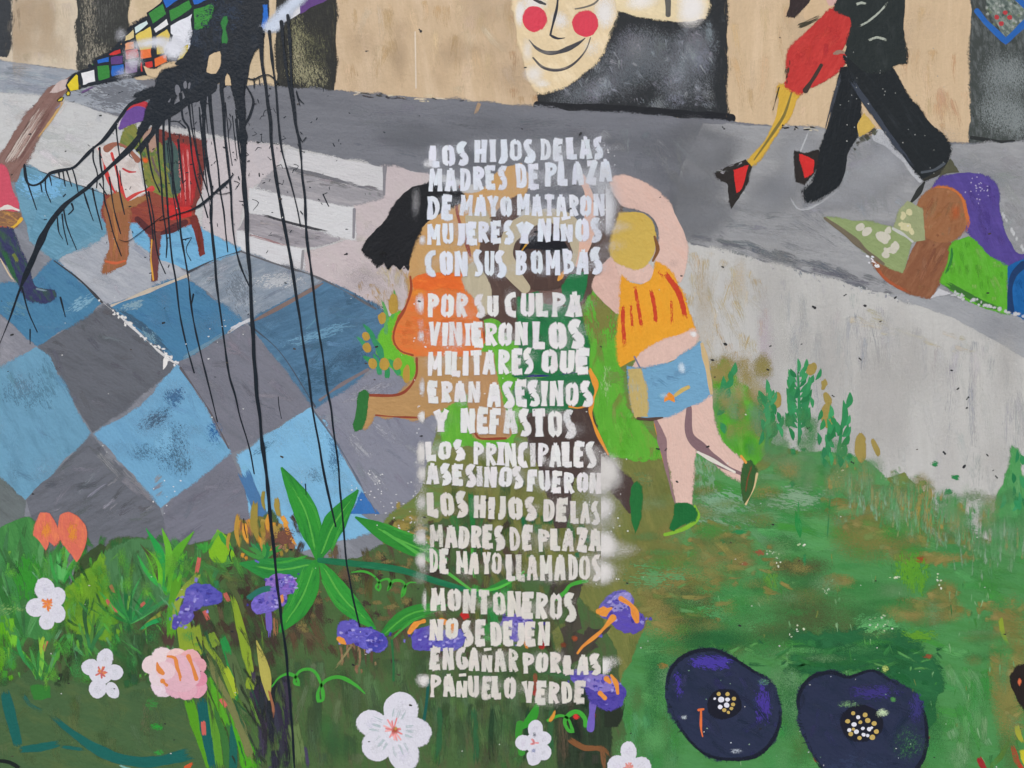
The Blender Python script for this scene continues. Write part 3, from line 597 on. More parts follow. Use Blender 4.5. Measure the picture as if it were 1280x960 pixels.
for (x, y, rx, ry) in [(1097, 782, 16, 8), (1100, 772, 14, 5), (1120, 722, 8, 3), (1000, 790, 12, 8), (1172, 722, 5, 10), (970, 700, 6, 10), (960, 690, 10, 4), (1000, 680, 8, 3), (980, 556, 8, 4), (1050, 585, 4, 12), (1094, 621, 8, 5), (1040, 860, 12, 8), (1030, 738, 6, 3)]:
    for _ in range(7):
        B(x + rng.gauss(0, rx * .5), y + rng.gauss(0, ry * .5), rng.uniform(.9, 2.2), rng.uniform(.8, 1.8), rng.choice([(206, 214, 186), (190, 206, 160), (222, 224, 210)]), 1.2)
for (x, y, rx, ry, c) in [(1150, 699, 8, 5, (150, 74, 40)), (950, 690, 10, 6, (146, 88, 62)), (930, 705, 8, 4, (140, 92, 62)), (1160, 820, 8, 4, (136, 78, 50)), (1158, 923, 7, 5, (120, 40, 40)), (1022, 948, 8, 8, (160, 74, 50)), (828, 832, 10, 5, (168, 120, 56)), (640, 880, 4, 4, (150, 80, 50))]:
    B(x, y, rx, ry, c, .9, (6, 3), 20)
for (x0, y0, x1, y1, c) in [(1222, 945, 1240, 970, (150, 44, 46)), (1276, 935, 1290, 965, (196, 190, 50)), (1264, 930, 1285, 970, (190, 56, 46)), (1250, 770, 1262, 810, (136, 156, 52)), (1270, 905, 1280, 930, (160, 160, 56)), (1236, 960, 1262, 920, (84, 120, 50))]:
    blade(x0, y0, x1, y1, 9, c)
F([(1266, 838), (1272, 834), (1290, 832), (1300, 880), (1290, 905), (1276, 880), (1264, 858)], (38, 32, 30), jit=1.6); B(1274, 852, 3, 6, (214, 110, 70), 1.2)
use(lawn)

shrubs = P('painted_undergrowth', 'painted tangle of green leaves and brown earth in the lower left', stuff=True)
F([(-700, 640), (0, 676), (30, 652), (48, 660), (66, 700), (90, 740), (128, 684), (170, 674), (210, 682), (262, 676), (300, 660), (340, 640), (372, 690), (440, 700), (520, 660), (600, 640), (640, 720), (700, 720), (770, 820), (780, 1160), (-700, 1160)], (72, 100, 58), (80, 84, 58), .4, 80, (40, 10), True, 2)
hatch([(0, 660), (260, 670), (260, 860), (0, 860)], 90, 60, 15, 72, [(58, 118, 62), (64, 130, 58), (72, 138, 70), (52, 104, 58)], .7, 24, .6)
hatch([(340, 640), (560, 650), (640, 720), (600, 830), (340, 830), (250, 800), (250, 720)], 120, 50, 14, 80, [(80, 66, 56), (70, 58, 50), (94, 78, 58), (86, 84, 52)], .75, 20, .6)
hatch([(520, 660), (640, 640), (720, 740), (720, 830), (560, 830)], 60, 44, 14, 80, [(82, 66, 58), (100, 106, 56), (70, 62, 54), (88, 98, 58)], .7, 22, .6)
hatch([(360, 820), (640, 820), (770, 850), (770, 960), (360, 960)], 130, 80, 16, 86, [(78, 102, 70), (70, 94, 64), (84, 112, 72), (62, 86, 58), (90, 108, 76)], .7, 7, .6)
hatch([(540, 870), (740, 880), (740, 960), (540, 960)], 60, 70, 12, 88, [(58, 84, 52), (50, 74, 48), (66, 104, 56), (84, 112, 66)], .7, 6, .6)
for x in (550, 592, 616, 660, 690): St([(x, 880), (x + rng.uniform(-4, 6), 930), (x + rng.uniform(-6, 6), 965)], rng.uniform(6, 14), rng.choice([(104, 122, 72), (62, 124, 50), (48, 96, 60), (40, 66, 44)]), .8, .4)
F([(692, 862), (740, 862), (760, 890), (762, 970), (700, 970)], (44, 58, 42), (52, 66, 48), .4, 88, (40, 8)); hatch([(696, 870), (755, 880), (755, 960), (700, 960)], 20, 50, 12, 88, [(38, 50, 36), (54, 60, 46)], .7, 6, .5)
St([(708, 922), (730, 934), (752, 936), (764, 950)], 9, (126, 84, 52), .9, .3); St([(752, 930), (756, 970)], 8, (120, 84, 56), .8, .4); St([(702, 890), (704, 965)], 16, (82, 72, 58), .6, .4)
F([(758, 868), (784, 868), (780, 884), (770, 905), (758, 905)], (40, 48, 38), jit=1.5); F(K(640, 720, 6.4, [(395, 430), (440, 400), (520, 460), (575, 470), (610, 380), (640, 410), (730, 420), (800, 395), (780, 450), (700, 500), (660, 530), (690, 570), (630, 600), (520, 680), (420, 720), (380, 600)]), (72, 66, 58), (60, 56, 50), .4, jit=1.6)
F(K(640, 720, 6.4, [(330, 140), (400, 80), (480, 60), (560, 40), (540, 120), (520, 200), (560, 420), (480, 440), (430, 380), (470, 300), (460, 200)]), (74, 70, 60), (64, 60, 54), .4, jit=1.6)
F([(690, 790), (698, 782), (703, 800), (700, 815), (694, 812)], (112, 118, 64), jit=.8)
for (x, y, c) in [(718, 798, (150, 72, 44)), (704, 806, (120, 60, 40)), (678, 808, (170, 44, 44)), (583, 770, (190, 44, 44)), (669, 865, (186, 50, 54)), (720, 895, (204, 56, 50)), (740, 893, (186, 48, 46))]: B(x, y, 5, 5, c, 1.1, (3, 2))
St([(576, 765), (584, 775)], 7, (184, 44, 44), 1, .3); St([(655, 800), (660, 812)], 6, (222, 140, 50), 1, .3); St([(680, 800), (674, 812)], 6, (160, 44, 40), 1, .3); St([(668, 840), (671, 872)], 7, (176, 54, 56), .9, .3)
use(shrubs)
for _ in range(140):
    x, y = rng.uniform(0, 760), rng.uniform(690, 950)
    B(x, y, rng.uniform(8, 30), rng.uniform(14, 40), rng.choice([(54, 96, 56), (62, 112, 60), (48, 80, 50), (78, 92, 58), (72, 66, 54)] if x < 240 or y > 820 else [(70, 60, 52), (84, 76, 56), (62, 84, 54), (58, 50, 46)]), rng.uniform(.25, .55), (.8, 1.3))
# left bank
F([(-10, 680), (14, 655), (36, 648), (44, 662), (58, 700), (74, 735), (90, 755), (60, 800), (-10, 790)], (62, 124, 64), (72, 138, 70), .4, 70, (40, 8), True, 2)
fan(28, 800, 26, 150, 62, 118, 12, [(60, 122, 62), (76, 142, 74), (54, 108, 58), (48, 136, 50)])
B(36, 725, 26, 40, (52, 138, 44), .9, (20, 6), 80); B(12, 760, 30, 12, (120, 160, 90), .5, (14, 4), -30)
fan(76, 730, 7, 62, 50, 110, 7, [(70, 160, 74), (54, 146, 60), (88, 170, 84)])
F([(88, 734), (98, 705), (126, 680), (132, 684), (122, 710), (100, 734)], (58, 76, 46), (50, 64, 42), .4, -45, (30, 8))
F([(78, 742), (112, 712), (128, 690), (134, 700), (142, 735), (140, 760), (150, 800), (130, 800), (90, 780)], (108, 156, 42), (96, 144, 40), .4, 60, (30, 8), True, 2)
hatch([(80, 742), (128, 700), (150, 790), (120, 800)], 26, 40, 9, 70, [(118, 170, 40), (98, 150, 44), (84, 136, 40)], .75, 16, .5)
F([(134, 690), (168, 674), (200, 676), (215, 700), (212, 745), (180, 770), (150, 760), (140, 735)], (76, 124, 78), (64, 108, 66), .42, 85, (34, 7), True, 2)
hatch([(136, 690), (200, 680), (205, 740), (150, 755)], 24, 50, 8, 86, [(84, 134, 86), (66, 112, 68), (70, 92, 60)], .65, 8, .5)
fan(162, 778, 13, 62, 20, 150, 6, [(54, 142, 70), (44, 128, 64), (70, 160, 80), (40, 116, 60)])
for (x0, y0, x1, y1) in [(138, 730, 146, 742), (133, 748, 149, 766), (182, 752, 176, 760)]: blade(x0, y0, x1, y1, 6, (184, 96, 84))
fan(212, 745, 11, 76, 55, 132, 9, [(78, 166, 46), (50, 158, 66), (66, 150, 50), (98, 176, 50)])
leaf(210, 740, 243, 664, 12, (88, 160, 44), bend=-.12); leaf(205, 730, 183, 660, 9, (40, 152, 70)); leaf(202, 736, 180, 684, 12, (104, 186, 44)); leaf(208, 720, 203, 660, 9, (100, 172, 50)); leaf(198, 726, 176, 680, 6, (74, 80, 52))
St([(212, 760), (190, 775), (175, 790)], 6, (132, 140, 56), .9); blade(212, 772, 172, 790, 8, (40, 150, 80))
F([(262, 690), (272, 662), (282, 670), (296, 700), (290, 704), (268, 702)], (124, 178, 38), (108, 166, 40), .3, 60, (14, 5)); blade(274, 664, 296, 690, 7, (52, 148, 60)); blade(276, 662, 262, 690, 6, (96, 160, 60))
hatch([(215, 700), (300, 690), (330, 720), (300, 760), (230, 740)], 50, 36, 10, 60, [(72, 132, 66), (60, 116, 62), (84, 140, 60), (96, 112, 62), (56, 128, 78)], .7, 30, .6)
hatch([(295, 645), (350, 650), (372, 690), (300, 700)], 44, 30, 9, 84, [(150, 132, 60), (200, 142, 56), (166, 138, 66), (120, 116, 58), (140, 96, 70)], .85, 12, .5)
for (x0, y0, x1, y1, c, ww) in [(306, 652, 312, 682, (214, 150, 60), 9), (298, 640, 302, 690, (180, 140, 60), 7), (338, 640, 336, 668, (206, 146, 58), 8), (355, 645, 372, 684, (216, 150, 62), 8), (352, 644, 362, 656, (220, 156, 66), 8), (320, 625, 324, 680, (150, 134, 62), 12), (346, 620, 352, 650, (158, 138, 66), 10), (288, 664, 286, 690, (170, 140, 60), 6), (330, 612, 332, 640, (146, 134, 62), 7)]: blade(x0, y0, x1, y1, ww, c)
B(355, 672, 16, 16, (112, 74, 62), .95, (9, 5)); B(350, 684, 10, 6, (150, 112, 90), .8, (5, 3))
fan(255, 690, 5, 20, 40, 140, 6, [(66, 150, 60)]); fan(328, 700, 9, 34, 20, 160, 7, [(46, 128, 70), (60, 136, 60)])
# olive bed bottom left
F([(-700, 870), (0, 860), (40, 840), (90, 850), (150, 860), (200, 850), (250, 870), (262, 970), (-700, 1160)], (70, 98, 62), (80, 100, 60), .4, 20, (60, 20), True, 2)
hatch([(0, 862), (240, 862), (250, 960), (0, 960)], 50, 60, 20, 84, [(74, 100, 66), (68, 92, 56), (82, 102, 62)], .55, 16, .7)
TL = (26, 96, 88)
St([(6, 860), (14, 895), (24, 934)], [12, 17, 13], TL, 1.1, .1); St([(22, 937), (50, 934), (78, 928)], [10, 12, 9], TL, 1.0, .2); St([(28, 866), (38, 880), (60, 892)], 6, (40, 98, 86), .8, .4)
St([(60, 890), (90, 915), (120, 935), (150, 948), (190, 952), (245, 940)], [5, 9, 16, 15, 15, 18], TL, 1.1, .1); St([(76, 932), (110, 938)], 6, TL, .8); St([(-4, 950), (14, 953), (28, 962)], 6, (26, 34, 32), 1.1, .2); St([(148, 956), (170, 962)], 4, (120, 168, 160), .8)
B(196, 908, 10, 6, (40, 150, 52), .85, (5, 2), 10); B(200, 940, 8, 5, (50, 150, 60), .8, (5, 2), 40); B(190, 880, 12, 10, (56, 138, 60), .6, (6, 3)); B(182, 900, 8, 34, (92, 98, 70), .5, (12, 4), 88); blade(230, 960, 242, 952, 8, (200, 90, 50))
F([(40, 858), (62, 858), (64, 872), (44, 874)], (52, 120, 50), jit=2)
fan(50, 850, 7, 60, 50, 140, 8, [(60, 140, 70), (48, 120, 60), (80, 160, 80), (110, 180, 60)]); blade(20, 790, 44, 842, 7, (54, 148, 76)); blade(82, 808, 60, 846, 9, (86, 160, 60)); blade(56, 794, 52, 822, 6, (150, 184, 60)); blade(60, 800, 56, 816, 5, (206, 112, 90))
hatch([(0, 770), (20, 770), (20, 850), (0, 850)], 16, 50, 10, 80, [(96, 168, 34), (110, 180, 44), (74, 150, 40)], .85, 10, .5)
fan(110, 820, 5, 62, 55, 130, 7, [(56, 142, 80), (44, 110, 60), (90, 140, 60)]); blade(84, 790, 110, 822, 8, (84, 156, 92)); blade(134, 780, 112, 822, 8, (52, 116, 66)); blade(110, 745, 112, 800, 8, (48, 90, 52)); blade(130, 765, 118, 800, 7, (46, 80, 46))
hatch([(140, 780), (190, 790), (190, 850), (150, 860)], 26, 50, 12, 84, [(52, 84, 54), (46, 96, 56), (62, 104, 62)], .75, 10, .5); hatch([(72, 790), (100, 800), (90, 860), (72, 860)], 12, 46, 10, 100, [(48, 62, 44), (56, 74, 48)], .75, 8, .5)
# long stems
hatch([(240, 760), (350, 720), (350, 840), (240, 850)], 40, 50, 12, 70, [(76, 62, 54), (66, 54, 48)], .8, 14, .5)
F([(204, 762), (214, 752), (222, 770), (215, 810), (204, 800)], (78, 60, 54), jit=1.4)
for pts, wd, c in [([(222, 720), (216, 760), (214, 800)], 14, (86, 150, 40)), ([(252, 715), (226, 745), (216, 790)], 9, (140, 160, 60)), ([(228, 770), (232, 800), (238, 830)], 22, (134, 158, 50)), ([(244, 780), (248, 800), (250, 820)], 14, (138, 158, 52)),
    ([(234, 868), (244, 900), (256, 935), (264, 966)], [14, 16, 14, 12], (84, 150, 34)), ([(252, 868), (258, 910), (268, 965)], 16, (24, 92, 88)), ([(262, 850), (268, 900), (276, 965)], [10, 14, 12], (90, 146, 46)), ([(272, 880), (284, 920), (290, 965)], 20, (58, 110, 54)), ([(258, 845), (275, 880), (284, 910)], [12, 14, 10], (84, 160, 40)), ([(294, 900), (292, 930), (292, 965)], 12, (30, 96, 84)),
    ([(288, 880), (302, 920), (318, 965)], [8, 20, 34], (76, 160, 34)), ([(255, 815), (280, 865), (300, 905), (318, 960)], [9, 10, 14, 10], (116, 120, 74)), ([(250, 792), (262, 810), (276, 830), (296, 880)], 8, (128, 152, 50)), ([(262, 790), (270, 810)], 16, (122, 150, 50)), ([(276, 790), (290, 830), (300, 880)], [10, 14, 8], (40, 136, 66)), ([(290, 740), (300, 780), (312, 830), (316, 850)], [8, 12, 14, 10], (132, 158, 48)), ([(282, 832), (290, 850), (298, 870)], 8, (160, 180, 50)), ([(316, 846), (312, 862)], 14, (130, 154, 46)), ([(286, 810), (300, 850), (310, 900)], 14, (84, 104, 66)), ([(284, 725), (300, 750), (306, 770)], 8, (80, 92, 56))]:
    St(pts, wd, c, 1.05, .15, br=3.4)
for (x0, y0, x1, y1) in [(250, 695, 246, 718), (281, 740, 287, 752), (255, 762, 262, 776), (254, 900, 256, 920), (276, 872, 284, 884)]: St([(x0, y0), (x1, y1)], 6, (196, 98, 88), 1, .2)
hatch([(315, 850), (360, 840), (366, 965), (325, 965)], 40, 80, 12, 84, [(48, 50, 58), (56, 52, 70), (42, 46, 48), (66, 62, 78)], .8, 5, .5)
leaf(337, 875, 321, 800, 13, (176, 168, 84), bend=.03); St([(336, 860), (341, 880), (343, 900)], 4, (150, 100, 72), .9); St([(366, 900), (372, 930), (376, 965)], 18, (100, 122, 74), .8, .3); St([(382, 930), (386, 965)], 6, (72, 66, 92), .7)
for _ in range(90):
    x, y = rng.uniform(0, 350), rng.uniform(700, 850)
    B(x, y, rng.uniform(6, 20), rng.uniform(10, 30), rng.choice([(50, 92, 54), (44, 78, 48), (62, 116, 58), (58, 104, 60)]), rng.uniform(.15, .4), (.9, 1.6))
hatch([(0, 680), (240, 690), (250, 850), (0, 850)], 80, 34, 5, 70, [(66, 140, 66), (48, 104, 56), (84, 156, 60), (40, 84, 48), (100, 160, 110)], .6, 26, .6)
hatch([(240, 760), (350, 740), (366, 960), (270, 960)], 50, 60, 5, 72, [(66, 74, 50), (92, 130, 54), (52, 62, 48), (78, 96, 60), (44, 90, 60)], .65, 10, .6)
# middle earth details
for _ in range(36):
    x, y = rng.uniform(375, 520), rng.uniform(690, 810)
    B(x, y, rng.uniform(4, 12), rng.uniform(4, 9), rng.choice([(118, 108, 66), (104, 92, 60), (62, 52, 46)]), .75, (6, 4), rng.uniform(0, 90))
hatch([(420, 800), (470, 800), (470, 840), (420, 840)], 24, 34, 4, 84, [(128, 98, 72), (146, 120, 88), (86, 68, 56)], .8, 8, .4)
hatch([(490, 650), (545, 660), (545, 720), (500, 690)], 24, 26, 10, 40, [(150, 136, 70), (136, 120, 64), (160, 140, 80)], .75, 30, .5)
for (x, y, rx, ry) in [(498, 632, 5, 6), (505, 658, 10, 8), (515, 648, 12, 6), (525, 660, 10, 6)]: B(x, y, rx, ry, (150, 134, 70), 1, (6, 4))
hatch([(560, 590), (740, 600), (760, 720), (620, 760), (560, 730)], 60, 40, 14, 84, [(108, 114, 62), (92, 104, 58), (120, 118, 66), (70, 96, 56)], .6, 16, .6)
St([(588, 612), (590, 640), (592, 680)], [8, 8, 6], (36, 116, 56), 1, .2); St([(590, 680), (592, 715), (595, 730)], 5, (70, 160, 60), .9); hatch([(560, 640), (610, 640), (610, 720), (560, 720)], 14, 40, 9, 84, [(44, 104, 60), (60, 124, 64)], .6, 10, .5)
hatch([(640, 640), (740, 640), (740, 700), (660, 700)], 20, 30, 12, 80, [(36, 106, 64), (44, 112, 66), (60, 110, 60)], .7, 10, .5)
hatch([(590, 730), (640, 730), (640, 810), (590, 800)], 26, 36, 12, 84, [(46, 128, 62), (58, 140, 60)], .75, 12, .5)
B(700, 840, 24, 14, (66, 106, 66), .9, (10, 4)); B(800, 600, 20, 16, (96, 128, 80), .5, (10, 5))
# sprigs of fern on the lawn
FERN = [(50, 134, 82), (60, 146, 92), (44, 124, 74)]
def fern(label, x, y, h, n, spread, lean=0, lw=9, ll=17, gap=0):
    P('painted_fern', label)
    tx = x + lean
    St([(x, y), ((x + tx) / 2 + 1, y - h * .5), (tx, y - h * .96)], [5, 5, 3], rng.choice(FERN), 1.1, .1, br=4)
    leaf(tx, y - h * .93, tx + lean * .05, y - h - 12, 6, FERN[1])
    for i in range(n):
        t = .25 + .7 * i / n; px, py = x + lean * t, y - h * t; k = ll * (1.15 - .6 * t) * rng.uniform(.8, 1.15)
        for sgn in (-1, 1):
            th = math.radians(rng.uniform(40, 60)); g = gap * (1 if sgn < 0 else .4)
            leaf(px + sgn * (2 + g), py, px + sgn * (k * math.cos(th) + g), py - k * math.sin(th) - 2, lw * rng.uniform(.7, 1.05) * (1 - .3 * t), vary(rng.choice(FERN), 6), bend=.1 * sgn)
fern('dense bushy green fern sprig against the pale wall, tallest of the four', 999, 560, 100, 11, 1, -2, 9, 25)
fern('paler green fern sprig between the boy and the bushy fern', 958, 570, 84, 7, 1, 0, 10, 21)
fern('loose tall fern sprig with long thin stem and few leaves', 1040, 610, 96, 5, 1, 14, 11, 24, 3)
for (x, y, r_) in [(1060, 500, 10), (1052, 520, 20), (1034, 530, 26)]: leaf(x - 2, y + r_, x + 2, y - r_, 8, FERN[0])
St([(1040, 600), (1036, 640), (1033, 686)], 2, (54, 126, 74), .9, .4)
P('painted_fern', 'thin sparse fern sprig beside the boy shorts')
for (x, y, r_, rot) in [(916, 462, 9, 12), (902, 482, 12, 8), (911, 478, 8, 20), (908, 492, 7, 15), (901, 512, 7, 20), (903, 535, 7, -10), (912, 470, 6, 0)]: leaf(x - rot * .25, y + r_, x + rot * .25, y - r_, 8, vary(FERN[0], 6))
use(lawn)
for (x, y, rx, ry) in [(991, 564, 5, 7), (1004, 562, 5, 4), (1004, 596, 5, 4), (990, 604, 4, 6), (1062, 570, 5, 7), (1046, 600, 6, 4), (1168, 580, 6, 4), (1194, 597, 7, 5), (1185, 615, 8, 5), (1176, 626, 7, 5), (1150, 615, 9, 6), (1153, 604, 8, 5), (904, 676, 6, 3), (902, 692, 8, 4), (925, 665, 12, 4), (1005, 700, 3, 10)]: B(x, y, rx, ry, (44, 128, 74), 1.05, (5, 3), 10)
for (x, y, rx, ry) in [(1076, 560, 9, 22), (1094, 560, 5, 14), (1034, 500, 7, 12), (1033, 520, 10, 18), (1198, 636, 8, 10), (1176, 652, 6, 10), (972, 500, 8, 12), (1015, 460, 6, 8), (1160, 620, 5, 14), (1030, 480, 5, 8)]: F(ell(x, y, rx * .7, ry * .85, rng.uniform(-20, 20)), (158, 140, 76), (146, 130, 66), .4, 85, (14, 4), jit=1.8)
leaf(1000, 672, 994, 638, 9, (40, 130, 62), bend=.02); St([(998, 650), (998, 624)], 3, (60, 140, 78), .8)
hatch([(1120, 610), (1160, 620), (1165, 680), (1130, 690)], 12, 46, 12, 82, [(166, 142, 70), (150, 132, 70)], .7, 8, .5)
# left weeds by the girl
P('painted_weeds', 'painted green and ochre weeds left of the girl in orange', stuff=True)
F([(485, 400), (500, 390), (515, 430), (525, 450), (520, 480), (505, 470), (490, 460), (470, 440)], (104, 180, 48), (92, 166, 42), .3, 70, (20, 7), True, 2)
for (x0, y0, x1, y1, c, ww) in [(460, 440, 445, 420, (62, 150, 100), 8), (470, 430, 452, 404, (50, 140, 90), 8), (475, 470, 465, 440, (56, 146, 96), 9), (482, 420, 476, 370, (92, 160, 90), 7), (490, 400, 492, 360, (86, 166, 80), 6), (468, 456, 452, 445, (50, 144, 88), 8), (500, 470, 484, 448, (56, 150, 90), 10), (484, 474, 480, 450, (50, 140, 84), 9), (478, 450, 463, 420, (56, 140, 96), 10), (490, 430, 484, 400, (104, 180, 46), 10)]: blade(x0, y0, x1, y1, ww, c, a=1.15)
for (x, y, rx, ry) in [(458, 421, 5, 5), (459, 436, 5, 6), (466, 455, 6, 7), (480, 455, 7, 8), (497, 455, 5, 7), (509, 467, 5, 12), (478, 398, 5, 8), (492, 380, 5, 12)]: F(ell(x, y, rx, ry), (176, 142, 62), (190, 150, 60), .3, jit=1.2)

use(lawn)
for _ in range(120):
    x, y = rng.uniform(800, 1270), rng.uniform(600, 830)
    B(x, y, rng.uniform(14, 44), rng.uniform(6, 20), rng.choice(GR + GR + [(96, 128, 74), (106, 146, 100), (112, 124, 70), (56, 112, 62)]), rng.uniform(.3, .6), (1.6, .8), rng.uniform(-10, 20))
for _ in range(60):
    x, y = rng.choice([(rng.uniform(1150, 1280), rng.uniform(760, 960)), (rng.uniform(960, 1010), rng.uniform(830, 960)), (rng.uniform(780, 850), rng.uniform(840, 960))])
    B(x, y, rng.uniform(10, 26), rng.uniform(16, 40), rng.choice(GR + [(92, 150, 92), (110, 156, 108), (84, 120, 66)]), rng.uniform(.3, .6), (.8, 1.6))

for _ in range(150):
    t = rng.random(); x = 880 + 400 * t; y = (520 if x < 960 else 575 + (x - 960) * .30) + rng.gauss(0, 14)
    if 1180 < x < 1238 and y > 640: y -= 0
    B(x, y, rng.uniform(8, 22), rng.uniform(10, 26), rng.choice([(88, 150, 90), (104, 152, 102), (120, 150, 104), (150, 140, 84), (112, 156, 116)]), rng.uniform(.3, .6), (.8, 1.4))
for _ in range(70):
    x, y = rng.uniform(1030, 1240), rng.uniform(560, 660); y = max(y, 575 + (x - 1030) * .36)
    St([(x, y), (x + rng.uniform(-3, 3), y - rng.uniform(10, 26))], rng.uniform(4, 9), rng.choice([(96, 152, 98), (120, 152, 110), (156, 140, 80), (78, 142, 80)]), .6, .8, br=1.2, ln=20)

use(lawn)
for (x, y, rx, ry) in [(820, 850, 22, 60), (985, 880, 22, 60), (1080, 825, 80, 22), (900, 800, 60, 16), (1165, 900, 20, 50)]: B(x, y, rx, ry, (44, 108, 60), .5, (1.2, 1.6), 0)
hatch([(880, 800), (1180, 790), (1180, 840), (880, 830)], 40, 30, 6, 20, [(36, 92, 54), (92, 156, 84), (54, 120, 62)], .7, 40, .6)

for _ in range(60):
    x, y = rng.uniform(790, 1010), rng.uniform(560, 760)
    B(x, y, rng.uniform(14, 34), rng.uniform(8, 20), rng.choice([(136, 134, 76), (120, 148, 92), (146, 136, 78), (112, 156, 98), (128, 150, 104), (118, 128, 70)]), rng.uniform(.25, .55), (1.6, .8), rng.uniform(-10, 20))
hatch([(800, 680), (960, 660), (1000, 740), (820, 800)], 40, 34, 8, 5, OL + [(98, 148, 86)], .75, 16, .7)
for _ in range(60):
    t = rng.random(); x = 1040 + 200 * t; y = 600 + 70 * t + rng.gauss(0, 12)
    St([(x, y + 10), (x + rng.uniform(-3, 3), y - rng.uniform(8, 30))], rng.uniform(3, 7), rng.choice([(92, 150, 96), (112, 156, 112), (80, 140, 84), (140, 140, 92)]), .7, .8, br=1.2, ln=20)

for _ in range(150):
    x = rng.uniform(1060, 1285); base = 610 + max(0, x - 1060) * .36; y = base + rng.uniform(-26, 30)
    if 1185 < x < 1240: y += 22
    St([(x, y + 12), (x + rng.uniform(-4, 4), y - rng.uniform(10, 34))], rng.uniform(3, 8), rng.choice([(92, 152, 96), (112, 156, 112), (76, 140, 82), (134, 142, 92), (128, 160, 128)]), .6, .8, br=1.1, ln=18)
for (cx, cy, h_, n_) in [(958, 555, 70, 16), (1000, 545, 88, 22), (1042, 580, 74, 16), (1270, 640, 70, 14)]:
    for _ in range(n_):
        t = rng.random(); x = cx + rng.gauss(0, 14 * (1.1 - .7 * t)); y = cy - h_ * t
        leaf(x, y + rng.uniform(4, 9), x + rng.uniform(-9, 9), y - rng.uniform(6, 12), rng.uniform(5, 8), vary(rng.choice(FERN), 8))
    for _ in range(8): B(cx + rng.gauss(0, 12), cy - rng.uniform(-14, h_ * .4), rng.uniform(8, 16), rng.uniform(10, 20), (84, 146, 90), rng.uniform(.3, .6), (.8, 1.4))
use(shrubs)
for _ in range(60):
    x, y = rng.uniform(0, 250), rng.uniform(690, 850)
    B(x, y, rng.uniform(5, 14), rng.uniform(8, 24), rng.choice([(76, 156, 62), (96, 168, 56), (70, 148, 78), (110, 172, 60)]), rng.uniform(.3, .6), (1, 2))
hatch([(0, 690), (240, 690), (250, 850), (0, 850)], 50, 26, 5, 75, [(86, 166, 66), (60, 140, 62), (112, 176, 64)], .7, 24, .6)
# ------------------------------------------------------------------ figures
SK1 = (192, 152, 98); DR = (140, 66, 46)
girl = P('painted_girl', 'painted dark haired girl in an orange dress at the left of the playing children')
F([(600, 240), (625, 214), (652, 204), (664, 224), (640, 262), (612, 290), (600, 330), (592, 352), (560, 372), (513, 372), (512, 330), (516, 300), (535, 272), (560, 246)], SK1, (186, 144, 92), .35, 60, (30, 10))
F([(516, 440), (600, 440), (606, 474), (572, 498), (545, 514), (522, 522), (490, 521), (468, 518), (460, 532), (452, 534), (456, 496), (494, 494), (514, 480), (522, 460)], (176, 138, 90), (186, 148, 98), .3, 10, (30, 10))
F([(590, 442), (616, 442), (624, 490), (640, 540), (634, 548), (604, 548), (592, 540), (586, 500)], (174, 134, 92), (180, 142, 100), .3, 80, (30, 10))
for pts in ([(521, 448), (520, 470), (508, 488), (494, 494), (462, 494)], [(470, 519), (495, 521), (522, 522)], [(593, 540), (600, 548), (632, 548)], [(575, 232), (571, 262), (582, 300), (588, 320)]): R(pts, 3, DR, jw=.3)
P('hair', 'black hair sweeping to the left', girl)
F([(454, 312), (462, 296), (484, 272), (500, 248), (516, 235), (536, 230), (566, 232), (580, 248), (560, 262), (530, 282), (516, 304), (510, 338), (505, 332), (500, 338), (492, 330), (486, 336), (480, 328), (472, 332), (466, 322), (458, 318)], (24, 26, 30), (36, 38, 42), .3, 130, (40, 5))
hatch([(458, 310), (510, 320), (508, 332), (462, 320)], 26, 12, 2.5, 75, [(26, 28, 30)], .9, 16, .5)
P('dress', 'orange dress', girl)
F([(516, 350), (530, 342), (580, 344), (592, 372), (520, 374)], (222, 104, 42), (228, 120, 50), .4, 10, (20, 7))
F([(516, 364), (590, 366), (600, 396), (606, 424), (596, 440), (560, 444), (520, 444), (500, 438), (493, 424), (497, 402), (508, 382)], (212, 120, 60), (218, 106, 48), .4, 15, (26, 9))
hatch([(512, 368), (590, 368), (600, 430), (500, 430)], 20, 30, 10, 20, [(220, 128, 66), (206, 104, 48)], .6, 30, .6); B(522, 366, 16, 8, (224, 140, 50), .8)
R([(513, 346), (514, 362), (507, 384), (496, 404), (492, 424), (500, 438), (516, 444)], 3, (150, 70, 44), jw=.4); R([(580, 346), (590, 366), (602, 396), (606, 426)], 2, (150, 76, 44), jw=.4)
P('shoe', 'green shoe', girl); F([(450, 492), (456, 488), (461, 492), (458, 514), (452, 536), (444, 539), (442, 530)], (46, 108, 52), (38, 96, 46), .3)

